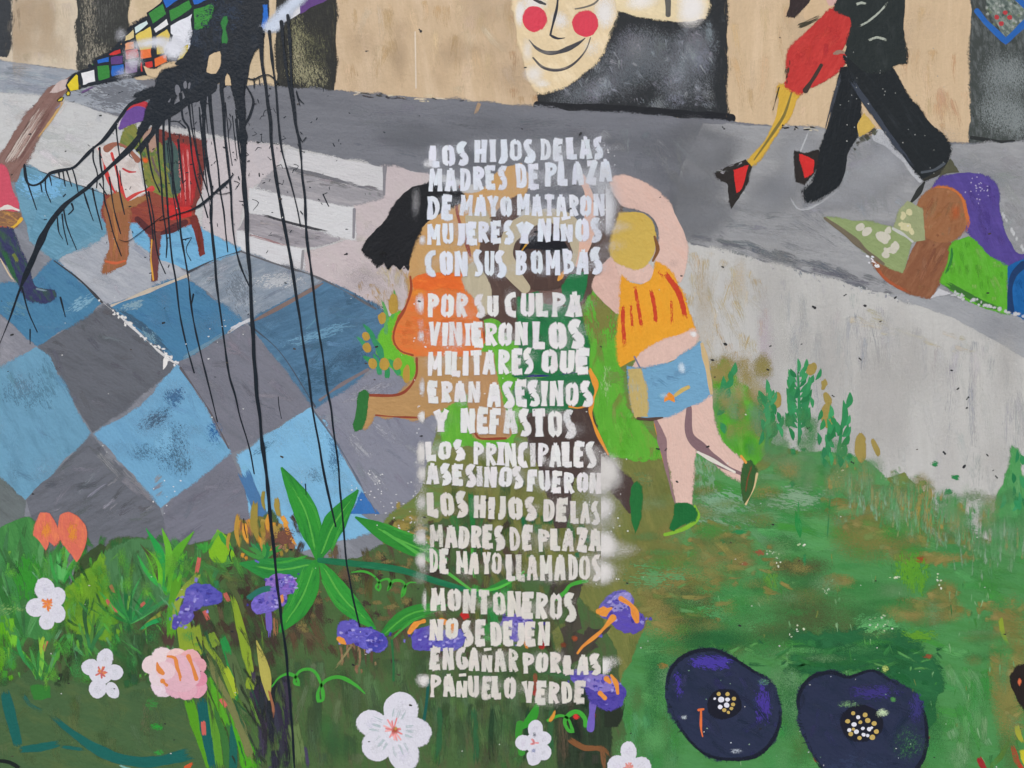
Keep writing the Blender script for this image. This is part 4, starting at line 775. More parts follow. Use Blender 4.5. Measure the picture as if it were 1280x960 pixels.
boy = P('painted_child', 'painted dark skinned child in green behind the writing')
BR = (84, 66, 60)
F([(606, 282), (622, 262), (646, 246), (652, 262), (632, 292), (636, 330), (664, 372), (650, 420), (640, 424), (622, 400), (600, 400), (606, 350), (600, 320)], BR, (94, 74, 66), .35, 70, (30, 10))
F(ell(682, 322, 46, 52), BR, (70, 56, 50), .3)
F([(738, 292), (750, 250), (768, 222), (778, 238), (774, 272), (760, 320), (740, 360), (728, 378), (716, 366), (712, 336), (726, 312)], (86, 68, 60), (98, 80, 72), .35, 100, (24, 8))
F([(650, 348), (700, 356), (716, 360), (730, 376), (722, 384), (668, 380)], (112, 84, 76), (100, 76, 68), .3, 10)
B(716, 262, 12, 28, (104, 88, 80), .3)
F([(656, 514), (700, 510), (736, 508), (744, 536), (758, 566), (776, 590), (792, 604), (796, 640), (786, 642), (770, 620), (750, 596), (726, 590), (716, 600), (712, 640), (708, 660), (694, 660), (688, 626), (676, 590), (662, 556)], (72, 58, 54), (82, 68, 62), .35, 70, (30, 9))
P('trousers', 'green trousers with orange edge', boy)
F([(650, 474), (700, 470), (737, 464), (742, 484), (738, 502), (706, 512), (660, 516), (644, 494)], (36, 110, 66), (30, 98, 58), .35, 10, (30, 8))
R([(737, 462), (745, 484), (740, 504), (738, 516), (746, 540), (760, 568)], [4, 6, 7, 4, 4, 2], (220, 146, 56), jw=.4); R([(738, 506), (722, 510), (712, 508)], 4, (214, 140, 56), jw=.4); R([(645, 470), (690, 469), (725, 464)], 3, (48, 56, 110), jw=.3)
P('shirt', 'green shirt', boy)
F([(648, 372), (680, 380), (722, 386), (735, 440), (736, 462), (690, 468), (644, 468), (650, 424)], (38, 116, 68), (32, 104, 60), .4, 85, (30, 9)); F([(700, 345), (735, 340), (728, 374), (718, 384), (704, 380)], (30, 112, 64))
hatch([(652, 380), (720, 386), (730, 460), (650, 462)], 20, 40, 10, 80, [(44, 124, 74), (30, 100, 58)], .6, 16, .6)
P('head', 'dark brown head with black hair', boy)
F(ell(680, 330, 32, 32), (78, 60, 54), (88, 68, 60), .35); F([(650, 316), (654, 304), (668, 296), (690, 294), (704, 300), (712, 316), (700, 322), (670, 312)], (26, 28, 34), jit=1.2); F([(652, 318), (660, 312), (700, 318), (708, 330), (700, 340)], (70, 56, 52))
B(690, 310, 18, 12, (24, 26, 32), .9, (2.4, 2.4))
P('arms', 'beige arms curved around the head', boy)
R([(656, 360), (640, 340), (632, 318), (640, 292), (662, 276), (690, 270), (714, 284), (722, 312), (716, 330)], [14, 20, 18, 20, 20, 18, 20, 18, 8], (182, 170, 142), (176, 162, 132), .3, jw=.1)
F([(580, 338), (592, 328), (606, 344), (614, 368), (614, 386), (600, 396), (592, 372), (582, 358)], (182, 172, 146), (188, 178, 152), .3); F([(582, 270), (606, 262), (612, 280), (600, 300), (584, 296)], (180, 168, 138), jit=1)
R([(727, 222), (736, 244), (737, 276), (730, 310), (722, 332)], [8, 15, 18, 14, 5], (216, 176, 156), (210, 168, 146), .3, jw=.1)
R([(660, 303), (652, 314), (646, 326)], [3, 4, 2], (186, 140, 50), jw=.4); R([(698, 350), (705, 340)], [6, 3], (214, 150, 60), jw=.4); R([(672, 366), (660, 372)], [4, 8], (30, 110, 62))
P('shoe', 'green upturned shoe', boy); F([(790, 606), (796, 602), (801, 612), (801, 640), (797, 662), (793, 668), (790, 650), (787, 626)], (36, 108, 54), (30, 96, 48), .3, 88, (20, 5))

kid = P('painted_boy', 'painted blond boy in an orange vest and blue shorts running away')
PK = (214, 182, 168)
P('arm', 'pale arms, one curved over the head', kid); F([(763, 226), (770, 222), (786, 222), (812, 234), (838, 258), (852, 284), (858, 308), (856, 336), (850, 352), (838, 344), (824, 330), (820, 322), (824, 296), (816, 272), (796, 262), (778, 256), (768, 242)], PK, (208, 172, 156), .3, 50, (30, 10))
F([(750, 336), (764, 322), (776, 332), (780, 362), (778, 394), (764, 386), (748, 370), (742, 358)], (212, 176, 162), PK, .3, 60, (24, 8)); F([(770, 328), (812, 330), (818, 340), (806, 354), (790, 352), (776, 346)], PK, jit=.8)
P('leg', 'pale standing leg', kid); F([(822, 522), (866, 500), (870, 545), (864, 590), (863, 630), (846, 632), (840, 590), (828, 550)], PK, (208, 172, 158), .3, 88, (40, 8)); KL = P('leg', 'pale leg kicked back', kid); F([(862, 506), (890, 492), (894, 540), (914, 566), (936, 582), (930, 600), (906, 590), (880, 562), (866, 540)], PK, (208, 172, 158), .3, 60, (30, 8))
R([(861, 510), (862, 544), (880, 562), (904, 582), (926, 592)], [8, 11, 12, 8, 5], (128, 102, 106), jw=.2); R([(818, 530), (827, 566), (836, 600)], [1.5, 3.5, 2], (216, 146, 56), jw=.4)
R([(872, 565), (890, 575), (918, 590)], 3, (214, 208, 196), jw=.5); B(842, 330, 10, 8, (176, 150, 144), .4)
P('shade', 'mauve painted shade along the standing leg', kid); R([(818, 522), (826, 545), (832, 580), (840, 615), (845, 632)], [6, 10, 5, 3, 2], (140, 112, 114), jw=.2)
P('hair', 'yellow hair', kid); F([(776, 268), (790, 265), (806, 268), (816, 282), (819, 305), (815, 322), (806, 332), (796, 336), (780, 331), (768, 326), (764, 312), (768, 290)], (202, 172, 84), (194, 162, 76), .35, 40, (20, 7)); R([(818, 296), (822, 312), (816, 326)], [3, 5, 3], (124, 84, 52), jw=.3)
P('vest', 'orange vest with red dashes', kid)
F([(778, 346), (784, 352), (800, 356), (812, 350), (818, 340), (820, 328), (830, 334), (842, 346), (856, 378), (868, 412), (850, 420), (820, 434), (796, 448), (775, 459), (773, 420), (776, 380)], (226, 158, 46), (220, 148, 40), .35, 80, (26, 8))
for pts, wd, a in [([(793, 356), (797, 380), (803, 414)], 5, .8), ([(813, 360), (818, 384), (820, 408)], 6, .85), ([(830, 340), (848, 366), (858, 402)], 8, .95), ([(778, 380), (779, 410), (781, 436)], 6, .8), ([(839, 372), (840, 408)], 4, .6), ([(788, 378), (791, 414)], 4, .6), ([(822, 338), (830, 348)], 4, .6)]: St(pts, wd, (196, 66, 40), a, .2, ln=7, br=4)
P('hand', 'pink forearm across the waist', kid); F([(868, 414), (856, 418), (826, 428), (800, 444), (792, 458), (806, 460), (834, 454), (862, 438), (870, 426)], PK, jit=.8); R([(793, 446), (800, 460)], 2, (120, 116, 140)); B(867, 418, 6, 5, (226, 224, 222), 1)
P('shorts', 'blue shorts with ochre side', kid)
F([(784, 458), (800, 462), (834, 455), (864, 438), (876, 428), (884, 466), (888, 492), (872, 502), (838, 518), (810, 523), (794, 522), (788, 490)], (112, 160, 190), (104, 150, 180), .35, 10, (26, 9)); F([(786, 462), (800, 462), (806, 490), (810, 521), (794, 523), (788, 492)], (190, 168, 106), (130, 160, 172), .3, 85, (20, 4))
R([(877, 430), (884, 460), (889, 492)], [5, 5, 4], (196, 170, 124), jw=.3); hatch([(812, 462), (870, 440), (884, 490), (815, 512)], 14, 24, 9, 12, [(118, 168, 198), (100, 146, 176)], .6, 16, .6)
F([(830, 496), (836, 490), (842, 496), (843, 503), (836, 500), (830, 503)], (222, 138, 50)); R([(844, 494), (852, 488), (860, 484)], 4, (196, 170, 100), jw=.3); R([(797, 523), (812, 524), (828, 522)], [4, 6, 2], (84, 66, 56), jw=.5); B(852, 460, 6, 9, (196, 214, 226), .9); B(830, 494, 8, 5, (180, 204, 220), .6)
P('shoe', 'green shoe with lime rim', kid); R([(868, 632), (872, 646), (860, 658), (840, 666), (831, 668)], [3, 4, 4, 5, 5], (126, 176, 54), jw=.3); F([(845, 630), (862, 630), (870, 640), (868, 650), (854, 656), (842, 664), (836, 660), (842, 644)], (30, 102, 52), (24, 88, 44), .3)
P('shoe', 'upturned green and brown shoe', kid); F([(930, 578), (938, 576), (945, 590), (942, 606), (934, 626), (930, 628), (926, 610), (926, 594)], (52, 92, 50), (70, 84, 44), .4, 70, (14, 4)); R([(946, 592), (942, 610), (932, 630)], 2.5, (206, 184, 136), jw=.5); R([(926, 570), (932, 578)], 3, (214, 150, 70)); St([(940, 580), (934, 600), (931, 622)], 2.4, (110, 74, 46), .8, .4)

# ---- dancers
def D_(pts): return K(880, 0, 3.2, pts)
lady = P('painted_dancer', 'painted woman dancing in a red dress and red heeled shoes')
F(D_([(430, -60), (540, -60), (530, 30), (500, 60), (470, 80), (420, 90), (400, 60)]), (205, 178, 142), (196, 170, 134), .3)
F(D_([(490, 0), (540, 0), (525, 20), (500, 24)]), (206, 168, 158)); St(D_([(370, 110), (440, 80), (480, 60)]), 8, (66, 62, 48), .7, .3)
P('hair', 'dark brown hair', lady); F(D_([(345, -60), (425, -60), (425, 0), (400, 30), (360, 70), (330, 65), (345, 20)]), (52, 42, 42), (66, 54, 52), .3, 110, (16, 4)); hatch(D_([(330, 50), (400, 20), (370, 80), (335, 75)]), 8, 10, 2, 110, [(50, 42, 40)], .8)
leg = P('leg', 'yellow stockinged leg', lady); F(D_([(305, 345), (382, 372), (345, 465), (300, 520), (245, 600), (205, 650), (178, 672), (170, 655), (215, 600), (255, 550), (288, 470)]), (206, 166, 62), (214, 176, 76), .3, 120, (26, 4)); R(D_([(350, 370), (320, 460), (270, 540), (200, 640)]), [3, 4, 3, 2], (124, 110, 56), jw=.3); R(D_([(300, 350), (275, 440)]), 2, (60, 54, 40), jw=.4)
P('dress', 'red dress', lady)
F(D_([(515, 40), (555, 45), (583, 70), (588, 120), (570, 170), (540, 215), (565, 212), (552, 262), (505, 310), (440, 345), (410, 352), (378, 371), (328, 343), (340, 300), (335, 230), (350, 190), (400, 140), (470, 75)]), (186, 54, 50), (194, 62, 56), .4, 120, (34, 10))
hatch(D_([(400, 160), (550, 70), (530, 200), (360, 330), (350, 240)]), 18, 30, 10, 120, [(192, 60, 54), (178, 48, 46)], .6, 18, .6)
R(D_([(405, 362), (440, 310), (468, 262)]), [9, 8, 6], (62, 50, 44), jw=.3); R(D_([(520, 215), (545, 208), (562, 212)]), [3, 4, 3], (150, 120, 104), jw=.4); hatch(D_([(335, 240), (345, 240), (330, 345), (310, 340)]), 10, 12, 3, 100, [(66, 56, 44)], .7, 10, .5); hatch(D_([(300, 500), (470, 512), (470, 525), (300, 515)]), 16, 12, 3, 5, [(40, 38, 38), (190, 180, 164)], .8, 14, .5)
for lab, bl, rd_ in [('red and black heeled shoe at the end of the yellow leg', [(45, 695), (100, 665), (165, 640), (186, 668), (165, 735), (130, 800), (108, 835), (98, 770), (95, 735), (60, 712)], [(120, 682), (175, 664), (152, 755), (130, 772)]), ('red heeled shoe behind the man trouser leg', [(365, 608), (400, 618), (455, 605), (470, 625), (440, 690), (400, 735), (370, 725)], [(383, 618), (440, 640), (435, 690), (405, 708)])]:
    P('shoe', lab, lady); F(D_(bl), (42, 38, 36), (52, 44, 38), .3, jit=1.2); F(D_(rd_), (204, 46, 44), jit=.7)
hatch(D_([(40, 680), (160, 645), (100, 690), (60, 715)]), 16, 8, 2, 160, [(150, 150, 150), (60, 58, 56)], .8, 24, .4)
man = P('painted_dancing_man', 'painted man in a black suit striding behind the woman in red')
P('trousers', 'black trousers', man)
F(D_([(545, 270), (570, 265), (624, 330), (622, 440), (606, 540), (572, 610), (562, 680), (545, 730), (500, 765), (440, 795), (410, 803), (402, 765), (440, 730), (455, 640), (480, 560), (512, 420)]), (30, 34, 37), (40, 44, 48), .3, 100, (40, 7))
F(D_([(560, 225), (740, 262), (785, 330), (820, 390), (900, 490), (972, 572), (964, 650), (930, 690), (880, 716), (850, 690), (760, 570), (690, 480), (612, 360)]), (34, 38, 40), (44, 48, 51), .3, 55, (50, 8))
St(D_([(570, 300), (640, 400), (740, 540), (860, 700)]), [10, 9, 8, 6], (60, 66, 76), .9, .3); St(D_([(550, 290), (510, 430), (480, 560)]), 6, (62, 66, 74), .8, .4); R(D_([(870, 690), (920, 680), (960, 655)]), 3, (78, 84, 90), jw=.4)
P('jacket', 'black jacket', man); F(D_([(525, 40), (545, -60), (805, -60), (798, 100), (803, 252), (770, 258), (735, 270), (690, 285), (640, 282), (600, 250), (565, 215), (575, 170), (592, 120), (585, 70)]), (40, 46, 45), (50, 55, 54), .3, 80, (40, 10))
for pts, wd in [([(610, 110), (650, 90), (700, 50), (740, 5)], 3), ([(655, 165), (690, 150), (735, 165)], 4), ([(605, 20), (630, 12), (650, 18)], 4)]: St(D_(pts), wd, (170, 176, 162), .8, .2, ln=9)
P('shoe', 'dark shoe hidden by the reader hair', man); R(D_([(880, 720), (940, 690), (985, 650)]), [4, 7, 5], (52, 52, 46), jw=.3); R(D_([(880, 730), (850, 780), (825, 812)]), [5, 6, 3], (48, 50, 48), jw=.3); F(D_([(925, 735), (960, 680), (985, 640), (1020, 690), (960, 700)]), (84, 84, 66), (70, 72, 60), .3)
P('brushwork', 'stray brush marks and pale flecks on the suit', man, stuff=True); hatch(D_([(580, 640), (620, 560), (690, 510), (690, 530), (600, 600)]), 12, 26, 8, -35, [(84, 84, 70), (74, 76, 66)], .8, 14, .5); F(D_([(612, 500), (640, 450), (682, 505), (620, 548)]), (200, 168, 84), jit=1)
for _ in range(40): 
    x, y = rng.uniform(1040, 1180), rng.uniform(60, 225); B(x, y, rng.uniform(.6, 1.2), rng.uniform(.6, 1.2), (150, 152, 148), 1.1)

# ---- reader
def E_(pts): return K(1100, 200, 4.8, pts)
reader = P('painted_reader', 'painted figure with purple hair lying on the street reading a book')
P('hair', 'long purple hair', reader)
F(E_([(312, 172), (360, 120), (430, 88), (520, 75), (600, 90), (660, 125), (702, 180), (712, 280), (735, 390), (775, 480), (815, 550), (880, 585), (880, 640), (760, 645), (690, 610), (620, 540), (560, 470), (520, 400)]), (82, 68, 138), (90, 74, 146), .4, 60, (40, 9))
hatch(E_([(500, 100), (680, 180), (690, 300), (780, 560), (640, 500), (540, 250)]), 20, 34, 9, 65, [(88, 72, 144), (74, 62, 128)], .6, 18, .6)
for _ in range(26): B(1100 + rng.gauss(590, 40) / 4.8, 200 + rng.gauss(170, 40) / 4.8, rng.uniform(.7, 1.7), rng.uniform(.7, 1.4), (180, 174, 200), 1.1)
P('arm', 'brown arm holding the book', reader)
F(E_([(235, 465), (310, 480), (428, 500), (432, 560), (410, 640), (365, 710), (300, 826), (170, 796), (60, 730), (-20, 660), (-45, 610), (0, 612), (60, 650), (150, 662), (190, 560)]), (132, 86, 60), (142, 98, 70), .4, 120, (30, 8)); hatch(E_([(240, 480), (420, 510), (300, 800), (200, 760)]), 18, 30, 7, 115, [(140, 96, 68), (120, 78, 56)], .6, 12, .6); St(E_([(-35, 625), (20, 700), (100, 760), (200, 800)]), 5, (164, 88, 56), .8, .3)
P('face', 'brown face turned to the book', reader)
F(E_(ell(370, 330, 155, 165)), (152, 104, 70), (140, 92, 60), .4, 110, (26, 8)); hatch(E_(ell(370, 330, 130, 140)), 30, 26, 6, 118, [(166, 118, 82), (136, 88, 56), (152, 100, 58), (146, 108, 76)], .65, 12, .6)
St(E_([(300, 168), (400, 166), (480, 215), (516, 320), (524, 400), (480, 462)]), [4, 3, 4, 5, 6, 4], (196, 112, 60), .85, .3, br=1.6, ln=12); B(1194, 266, 9, 14, (190, 96, 52), .6); B(1188, 270, 5, 12, (172, 108, 66), .5)
P('shirt', 'bright green shirt', reader)
F(E_([(432, 505), (530, 458), (590, 510), (650, 575), (762, 650), (752, 740), (765, 918), (640, 892), (480, 822), (368, 732), (410, 610)]), (88, 166, 44), (98, 170, 58), .4, 75, (30, 9)); hatch(E_([(450, 520), (530, 480), (740, 660), (740, 880), (420, 720)]), 24, 30, 8, 78, [(96, 174, 48), (78, 150, 44), (116, 166, 76)], .6, 12, .6); St(E_([(385, 735), (500, 800), (640, 870), (750, 900)]), 9, (60, 110, 48), .85, .2); St(E_([(430, 520), (425, 600), (390, 690)]), 5, (48, 120, 54), .8, .2)
P('trousers', 'blue trousers', reader)
F(E_([(765, 640), (864, 598), (1100, 560), (1100, 1040), (864, 950), (768, 916), (772, 760)]), (26, 92, 152), (34, 100, 162), .4, 70, (30, 9)); R(E_([(855, 630), (800, 690), (778, 780), (782, 900)]), [8, 8, 8, 8], (30, 58, 98), jw=.2); hatch(E_([(800, 740), (900, 640), (1000, 700), (900, 940)]), 12, 40, 9, 75, [(30, 98, 164), (24, 84, 140)], .6, 10, .6)
for _ in range(30): 
    t = rng.random(); q = E_([(420 + 440 * t, 790 + 150 * t + rng.uniform(-8, 22))])[0]; B(q[0], q[1], rng.uniform(1.5, 5), rng.uniform(1.5, 3.5), (192, 193, 194), 1.0)
for _ in range(16):
    t = rng.random(); q = E_([(700 + 150 * t, 300 + 260 * t)])[0]; B(q[0] + 4, q[1], 2.5, 4, (196, 198, 198), .9)
F(E_([(300, 830), (350, 770), (420, 800), (360, 815)]), (190, 190, 192), jit=1.2)
book = P('painted_book', 'painted open green book with pale blotches held by the reader')
F([(1030, 272), (1076, 277), (1112, 283), (1140, 302), (1128, 341), (1112, 334), (1080, 312)], (138, 154, 104), (146, 160, 112), .3, 30, (20, 6), False); F([(1116, 286), (1126, 262), (1134, 252), (1152, 262), (1156, 300), (1141, 302)], (150, 158, 116), (160, 164, 128), .3, 60, (14, 5), False)
for (x, y, rx, ry) in [(1076, 284, 6, 4), (1084, 290, 7, 4), (1104, 296, 8, 6), (1110, 288, 4, 4), (1112, 312, 8, 5), (1106, 318, 5, 4), (1118, 308, 4, 5)]: F(ell(x, y, rx, ry, rng.uniform(-40, 40)), (196, 192, 176), (184, 182, 160), .3, jit=1.6)
for (x, y, rx, ry) in [(1128, 270, 4, 6), (1136, 266, 5, 5), (1132, 284, 6, 5), (1139, 290, 3, 4), (1126, 280, 3, 3)]: F(ell(x, y, rx, ry), (200, 194, 152), jit=1.2)
R([(1031, 273), (1060, 294), (1085, 316), (1104, 330)], [4, 6, 6, 4], (112, 102, 84), (90, 84, 72), .3, jw=.2); R([(1116, 286), (1130, 294), (1140, 302)], 2.5, (186, 188, 180), jw=.4); hatch([(1080, 318), (1096, 320), (1100, 336), (1086, 330)], 10, 8, 3, 40, [(226, 226, 226)], .9)

# ---- masks
def M_(pts): return K(600, 0, 4.0, pts)
mask = P('painted_mask', 'painted grinning face mask with round red cheeks at the top')
F(M_([(172, -80), (175, 80), (190, 170), (212, 260), (240, 360), (270, 430), (295, 460), (330, 452), (400, 430), (470, 395), (530, 350), (590, 285), (630, 210), (665, 120), (690, 20), (705, -80)]), (224, 202, 162), (230, 212, 178), .35, 60, (40, 14), jit=1.4)
for (x, y, rx, ry, a) in [(200, 60, 34, 90, 1.0), (270, 20, 90, 60, .85), (400, 100, 70, 60, .8), (620, 70, 70, 110, .95), (270, 370, 60, 60, .75), (310, 420, 50, 34, .7), (560, 240, 60, 60, .5), (240, 250, 40, 90, .6)]:
    B(600 + x / 4, y / 4, rx / 4, ry / 4, (232, 228, 222), a)
for (x, y, rx, ry) in [(272, 95, 58, 63), (527, 121, 61, 64)]:
    P('cheek', None, mask); F(M_(ell(x, y, rx, ry, 10)), (214, 64, 82), (206, 56, 74), .3, jit=.7)
P('mouth', 'thin dark grinning mouth', mask)
R(M_([(245, 200), (280, 240), (330, 264), (390, 262), (450, 240), (500, 212), (525, 192)]), [1.5, 4, 4, 3, 5, 5, 2], (66, 66, 70), (120, 116, 112), .4, jw=.3); R(M_([(265, 290), (310, 335), (370, 352), (430, 342), (480, 310), (530, 250), (552, 190)]), [2, 4, 5, 4, 3, 2, 1.5], (74, 72, 74), (140, 132, 122), .4, jw=.3)
P('nose', 'long thin nose line', mask); R(M_([(390, -60), (386, 30), (370, 100), (355, 160), (352, 176), (390, 194), (424, 190)]), [4, 4, 3, 3, 3, 3, 2], (50, 52, 60), jw=.3)
P('eye', 'half closed eye, the darker one', mask); R(M_([(270, 0), (300, 12), (326, 22)]), [3, 4, 3], (66, 66, 68), jw=.3); P('eye', 'half closed eye, the fainter one', mask); R(M_([(476, 46), (520, 38), (570, 20), (600, -10)]), [2, 3, 3, 2], (110, 106, 98), jw=.3)
use(mask); hatch(M_([(640, 190), (690, 60), (700, 70), (650, 210)]), 12, 12, 3, 115, [(90, 86, 76)], .7, 12, .5)
mask2 = P('painted_pale_mask', 'painted pale cream mask cut by the top edge beside the grinning one')
F(M_([(680, -80), (690, 45), (740, 65), (800, 82), (880, 92), (980, 106), (1040, 106), (1090, 94), (1120, 66), (1135, 20), (1140, -80)]), (224, 206, 166), (230, 214, 180), .3, 20, (30, 10), jit=1.3)
B(600 + 1060 / 4, 40 / 4, 24, 28, (236, 232, 226), 1); B(600 + 800 / 4, 6 / 4, 28, 14, (236, 230, 220), .9); R(M_([(935, -40), (940, 20), (940, 74)]), [6, 6, 5], (96, 94, 88), (60, 60, 60), .4, jw=.3)

# ---- flag and the small figure that waves it
fl = P('painted_figure', 'painted figure at the left edge with raised brown arm, pink top and dark boot')
arm = P('arm', 'raised brown arm', fl)
F([(-6, 208), (8, 184), (30, 152), (50, 124), (66, 108), (82, 98), (92, 92), (90, 106), (80, 118), (76, 128), (62, 150), (44, 178), (30, 204), (20, 226), (8, 222)], (134, 104, 96), (120, 88, 80), .42, 125, (60, 5))
for _ in range(20):
    t = rng.uniform(-.3, .35); x0 = 10 + rng.uniform(-6, 12); St([(x0, 206), (x0 + 30, 158), (x0 + 52 + t * 10, 122)], rng.uniform(2, 4.5), rng.choice([(150, 122, 112), (112, 80, 74), (190, 176, 166), (100, 74, 66), (166, 140, 130)]), .7, .5)
St([(82, 122), (66, 148), (44, 176)], 4, (196, 160, 104), .9, .4); St([(84, 128), (70, 150)], 3, (206, 200, 196), .8); F([(62, 116), (74, 104), (88, 98), (84, 110), (72, 116)], (196, 178, 172), (176, 150, 142), .4, jit=1)
P('top', 'pink top', fl); F([(-30, 208), (4, 208), (10, 216), (14, 232), (22, 254), (24, 264), (-30, 266)], (196, 78, 96), (188, 70, 88), .3)
use(fl); R([(0, 262), (10, 259), (24, 263)], [5, 7, 4], (214, 208, 200), jw=.3); F([(-10, 268), (6, 264), (26, 268), (27, 278), (18, 286), (0, 284)], (132, 96, 72), (190, 140, 70), .4, 20, (12, 4)); R([(14, 286), (22, 280), (27, 274)], 3, (216, 170, 60), jw=.4); R([(-4, 283), (10, 284)], 2, (190, 80, 50), jw=.3)
P('boot', 'dark blue and green boot', fl); F([(-6, 286), (16, 286), (24, 310), (36, 336), (44, 358), (56, 362), (68, 364), (70, 370), (60, 376), (44, 376), (32, 370), (22, 350), (8, 330), (-6, 316)], (52, 54, 92), (54, 84, 66), .42, 65, (20, 6)); St([(4, 310), (16, 340), (28, 362)], 8, (44, 92, 60), .8); St([(16, 316), (24, 330)], 6, (104, 116, 56), .9); St([(-2, 318), (10, 340), (22, 358)], 2.5, (206, 186, 156), .8)
St([(44, 361), (60, 364)], 3, (120, 140, 150), .8)

flag = P('painted_flag', 'painted chequered rainbow flag streaming from the raised arm')
BK = (26, 34, 44)
F([(84, 108), (92, 94), (118, 84), (120, 76), (138, 66), (150, 55), (168, 32), (186, 20), (204, 0), (214, -40), (330, -40), (330, 60), (258, 64), (236, 76), (214, 84), (196, 92), (176, 94), (150, 97), (120, 106), (100, 110), (86, 114)], BK, (40, 48, 58), .3, 20, (10, 6))
def A6(p): return K(0, 0, 6.4, p)
def A5(p): return K(180, 0, 5.333, p)
YE, WH, GN, BU, PU, RE, OR = (216, 194, 44), (226, 226, 226), (52, 132, 56), (30, 100, 190), (92, 62, 122), (198, 50, 46), (228, 110, 52)
cells = [(A6([(545, 680), (620, 595), (635, 600), (636, 710), (570, 725)]), YE), (A6([(645, 590), (755, 560), (765, 665), (660, 690)]), WH), (A6([(770, 535), (870, 525), (880, 640), (785, 655)]), GN), (A6([(775, 490), (870, 460), (872, 500), (775, 520)]), BU), (A6([(880, 455), (980, 435), (980, 505), (880, 515)]), PU), (A6([(885, 530), (985, 520), (990, 600), (890, 625)]), (30, 100, 186)), (A6([(870, 432), (970, 375), (980, 430), (885, 440)]), RE), (A6([(990, 345), (1070, 320), (1075, 390), (1000, 405)]), (226, 160, 120)), (A6([(1000, 295), (1065, 235), (1072, 312), (990, 335)]), (216, 196, 140)), (A6([(1000, 412), (1100, 390), (1110, 472), (1000, 490)]), (204, 92, 90)), (A6([(1000, 500), (1110, 482), (1112, 590), (1010, 600)]), (134, 112, 150)),
    (A6([(1085, 285), (1210, 212), (1225, 300), (1225, 390), (1125, 400), (1100, 330)]), (220, 196, 92)), (A6([(1125, 402), (1220, 390), (1226, 462), (1130, 476)]), (228, 116, 60)), (A6([(1120, 492), (1220, 480), (1226, 550), (1122, 572)]), RE), (A6([(1078, 218), (1180, 150), (1195, 185), (1088, 266)]), (206, 224, 222)), (A6([(720, 530), (755, 505), (755, 545)]), GN), (A6([(940, 360), (975, 330), (978, 362)]), (220, 170, 120)),
    (A5([(25, 90), (125, 20), (145, 95), (55, 160)]), GN), (A5([(160, 70), (300, -4), (320, 50), (175, 148)]), GN), (A5([(338, 55), (462, 15), (476, 80), (444, 175), (378, 212), (336, 195)]), (58, 140, 58)), (A5([(115, -30), (245, -30), (240, 2), (152, 60)]), BU), (A5([(322, -30), (455, -30), (450, 2), (338, 36)]), BU), (A5([(470, -30), (540, -30), (530, 4), (490, 40)]), BU), (A5([(60, 190), (155, 110), (166, 160), (80, 222)]), WH), (A5([(178, 168), (325, 84), (326, 200), (304, 320), (240, 360), (190, 330), (182, 240)]), (222, 224, 230)), (A5([(82, 242), (160, 195), (184, 240), (152, 350), (92, 360)]), (214, 190, 90)), (A5([(240, 330), (296, 300), (282, 400), (215, 412)]), YE), (A5([(70, 392), (155, 362), (165, 412), (76, 454)]), OR), (A5([(0, 412), (56, 402), (60, 454), (0, 470)]), RE)]
for pts, c in cells:
    F(pts, c, vary(c, 12), .3, 40, (12, 6), False, .6, rim=.6)
for pts, c in cells:
    k_ = rng.randrange(len(pts))
    for k_ in (k_, k_ + 1): R([pts[k_ % len(pts)], pts[(k_ + 1) % len(pts)]], 2.8, BK, jw=.5, smooth=False)
F(A5([(1035, 10), (1050, -40), (1260, -40), (1200, 14), (1130, 40), (1060, 82), (1040, 90)]), (94, 62, 124), (86, 56, 114), .3); F(A5([(920, 90), (968, 62), (1026, 20), (1042, 88), (982, 128), (925, 150)]), (214, 214, 216), jit=.7); R(A5([(968, 60), (972, 132)]), 2, BK)
F(A5([(0, 440), (70, 470), (140, 440), (190, 425), (320, 400), (420, 360), (420, 420), (200, 470), (100, 520), (30, 500)]), (206, 182, 146), jit=1)
for pts in (A6([(530, 750), (545, 728), (565, 740), (560, 765), (540, 768)]), A6([(460, 805), (490, 780), (512, 780), (500, 808), (470, 815)])): F(pts, (206, 186, 50), jit=.5); R(pts + [pts[0]], 1.2, (50, 44, 30), jw=.4)
St(A6([(640, 745), (700, 720), (770, 690)]), 4, (110, 84, 130), .7, .5); St(A6([(440, 880), (480, 850), (520, 810)]), 4, (130, 128, 150), .7, .5); R(A6([(990, 610), (1070, 600), (1140, 590), (1170, 600)]), 2, BK, jw=.4)

# ---- chair and seated figure
ch = P('painted_armchair', 'painted red armchair on the floor tiles under the dripping paint')
P('backrest', 'red backrest with dark maroon rim', ch)
F([(198, 162), (214, 168), (257, 178), (256, 205), (250, 240), (240, 275), (222, 278), (205, 270), (196, 215)], (116, 54, 48), (104, 48, 44), .3, 85, (20, 6)); F([(212, 178), (246, 186), (244, 215), (240, 250), (232, 270), (208, 268), (202, 210)], (164, 44, 46), (186, 54, 52), .35, 86, (40, 4))
for x in (222, 228, 234): St([(x, 184), (x + 3, 225), (x + 4, 262)], 3, (222, 140, 136), .7, .4, br=2)
P('seat', 'brown seat edge', ch); F([(150, 238), (200, 236), (214, 262), (170, 262)], (138, 70, 54), jit=1); F([(132, 244), (150, 252), (175, 252), (204, 262), (240, 262), (246, 272), (232, 282), (205, 288), (196, 305), (186, 292), (172, 276), (158, 278), (140, 290), (130, 268)], (134, 62, 52), (150, 74, 54), .4, 10, (24, 5)); F([(205, 256), (240, 258), (240, 270), (214, 276)], (190, 44, 42)); R([(172, 274), (196, 292), (232, 278)], [6, 9, 6], (86, 40, 42), jw=.3)
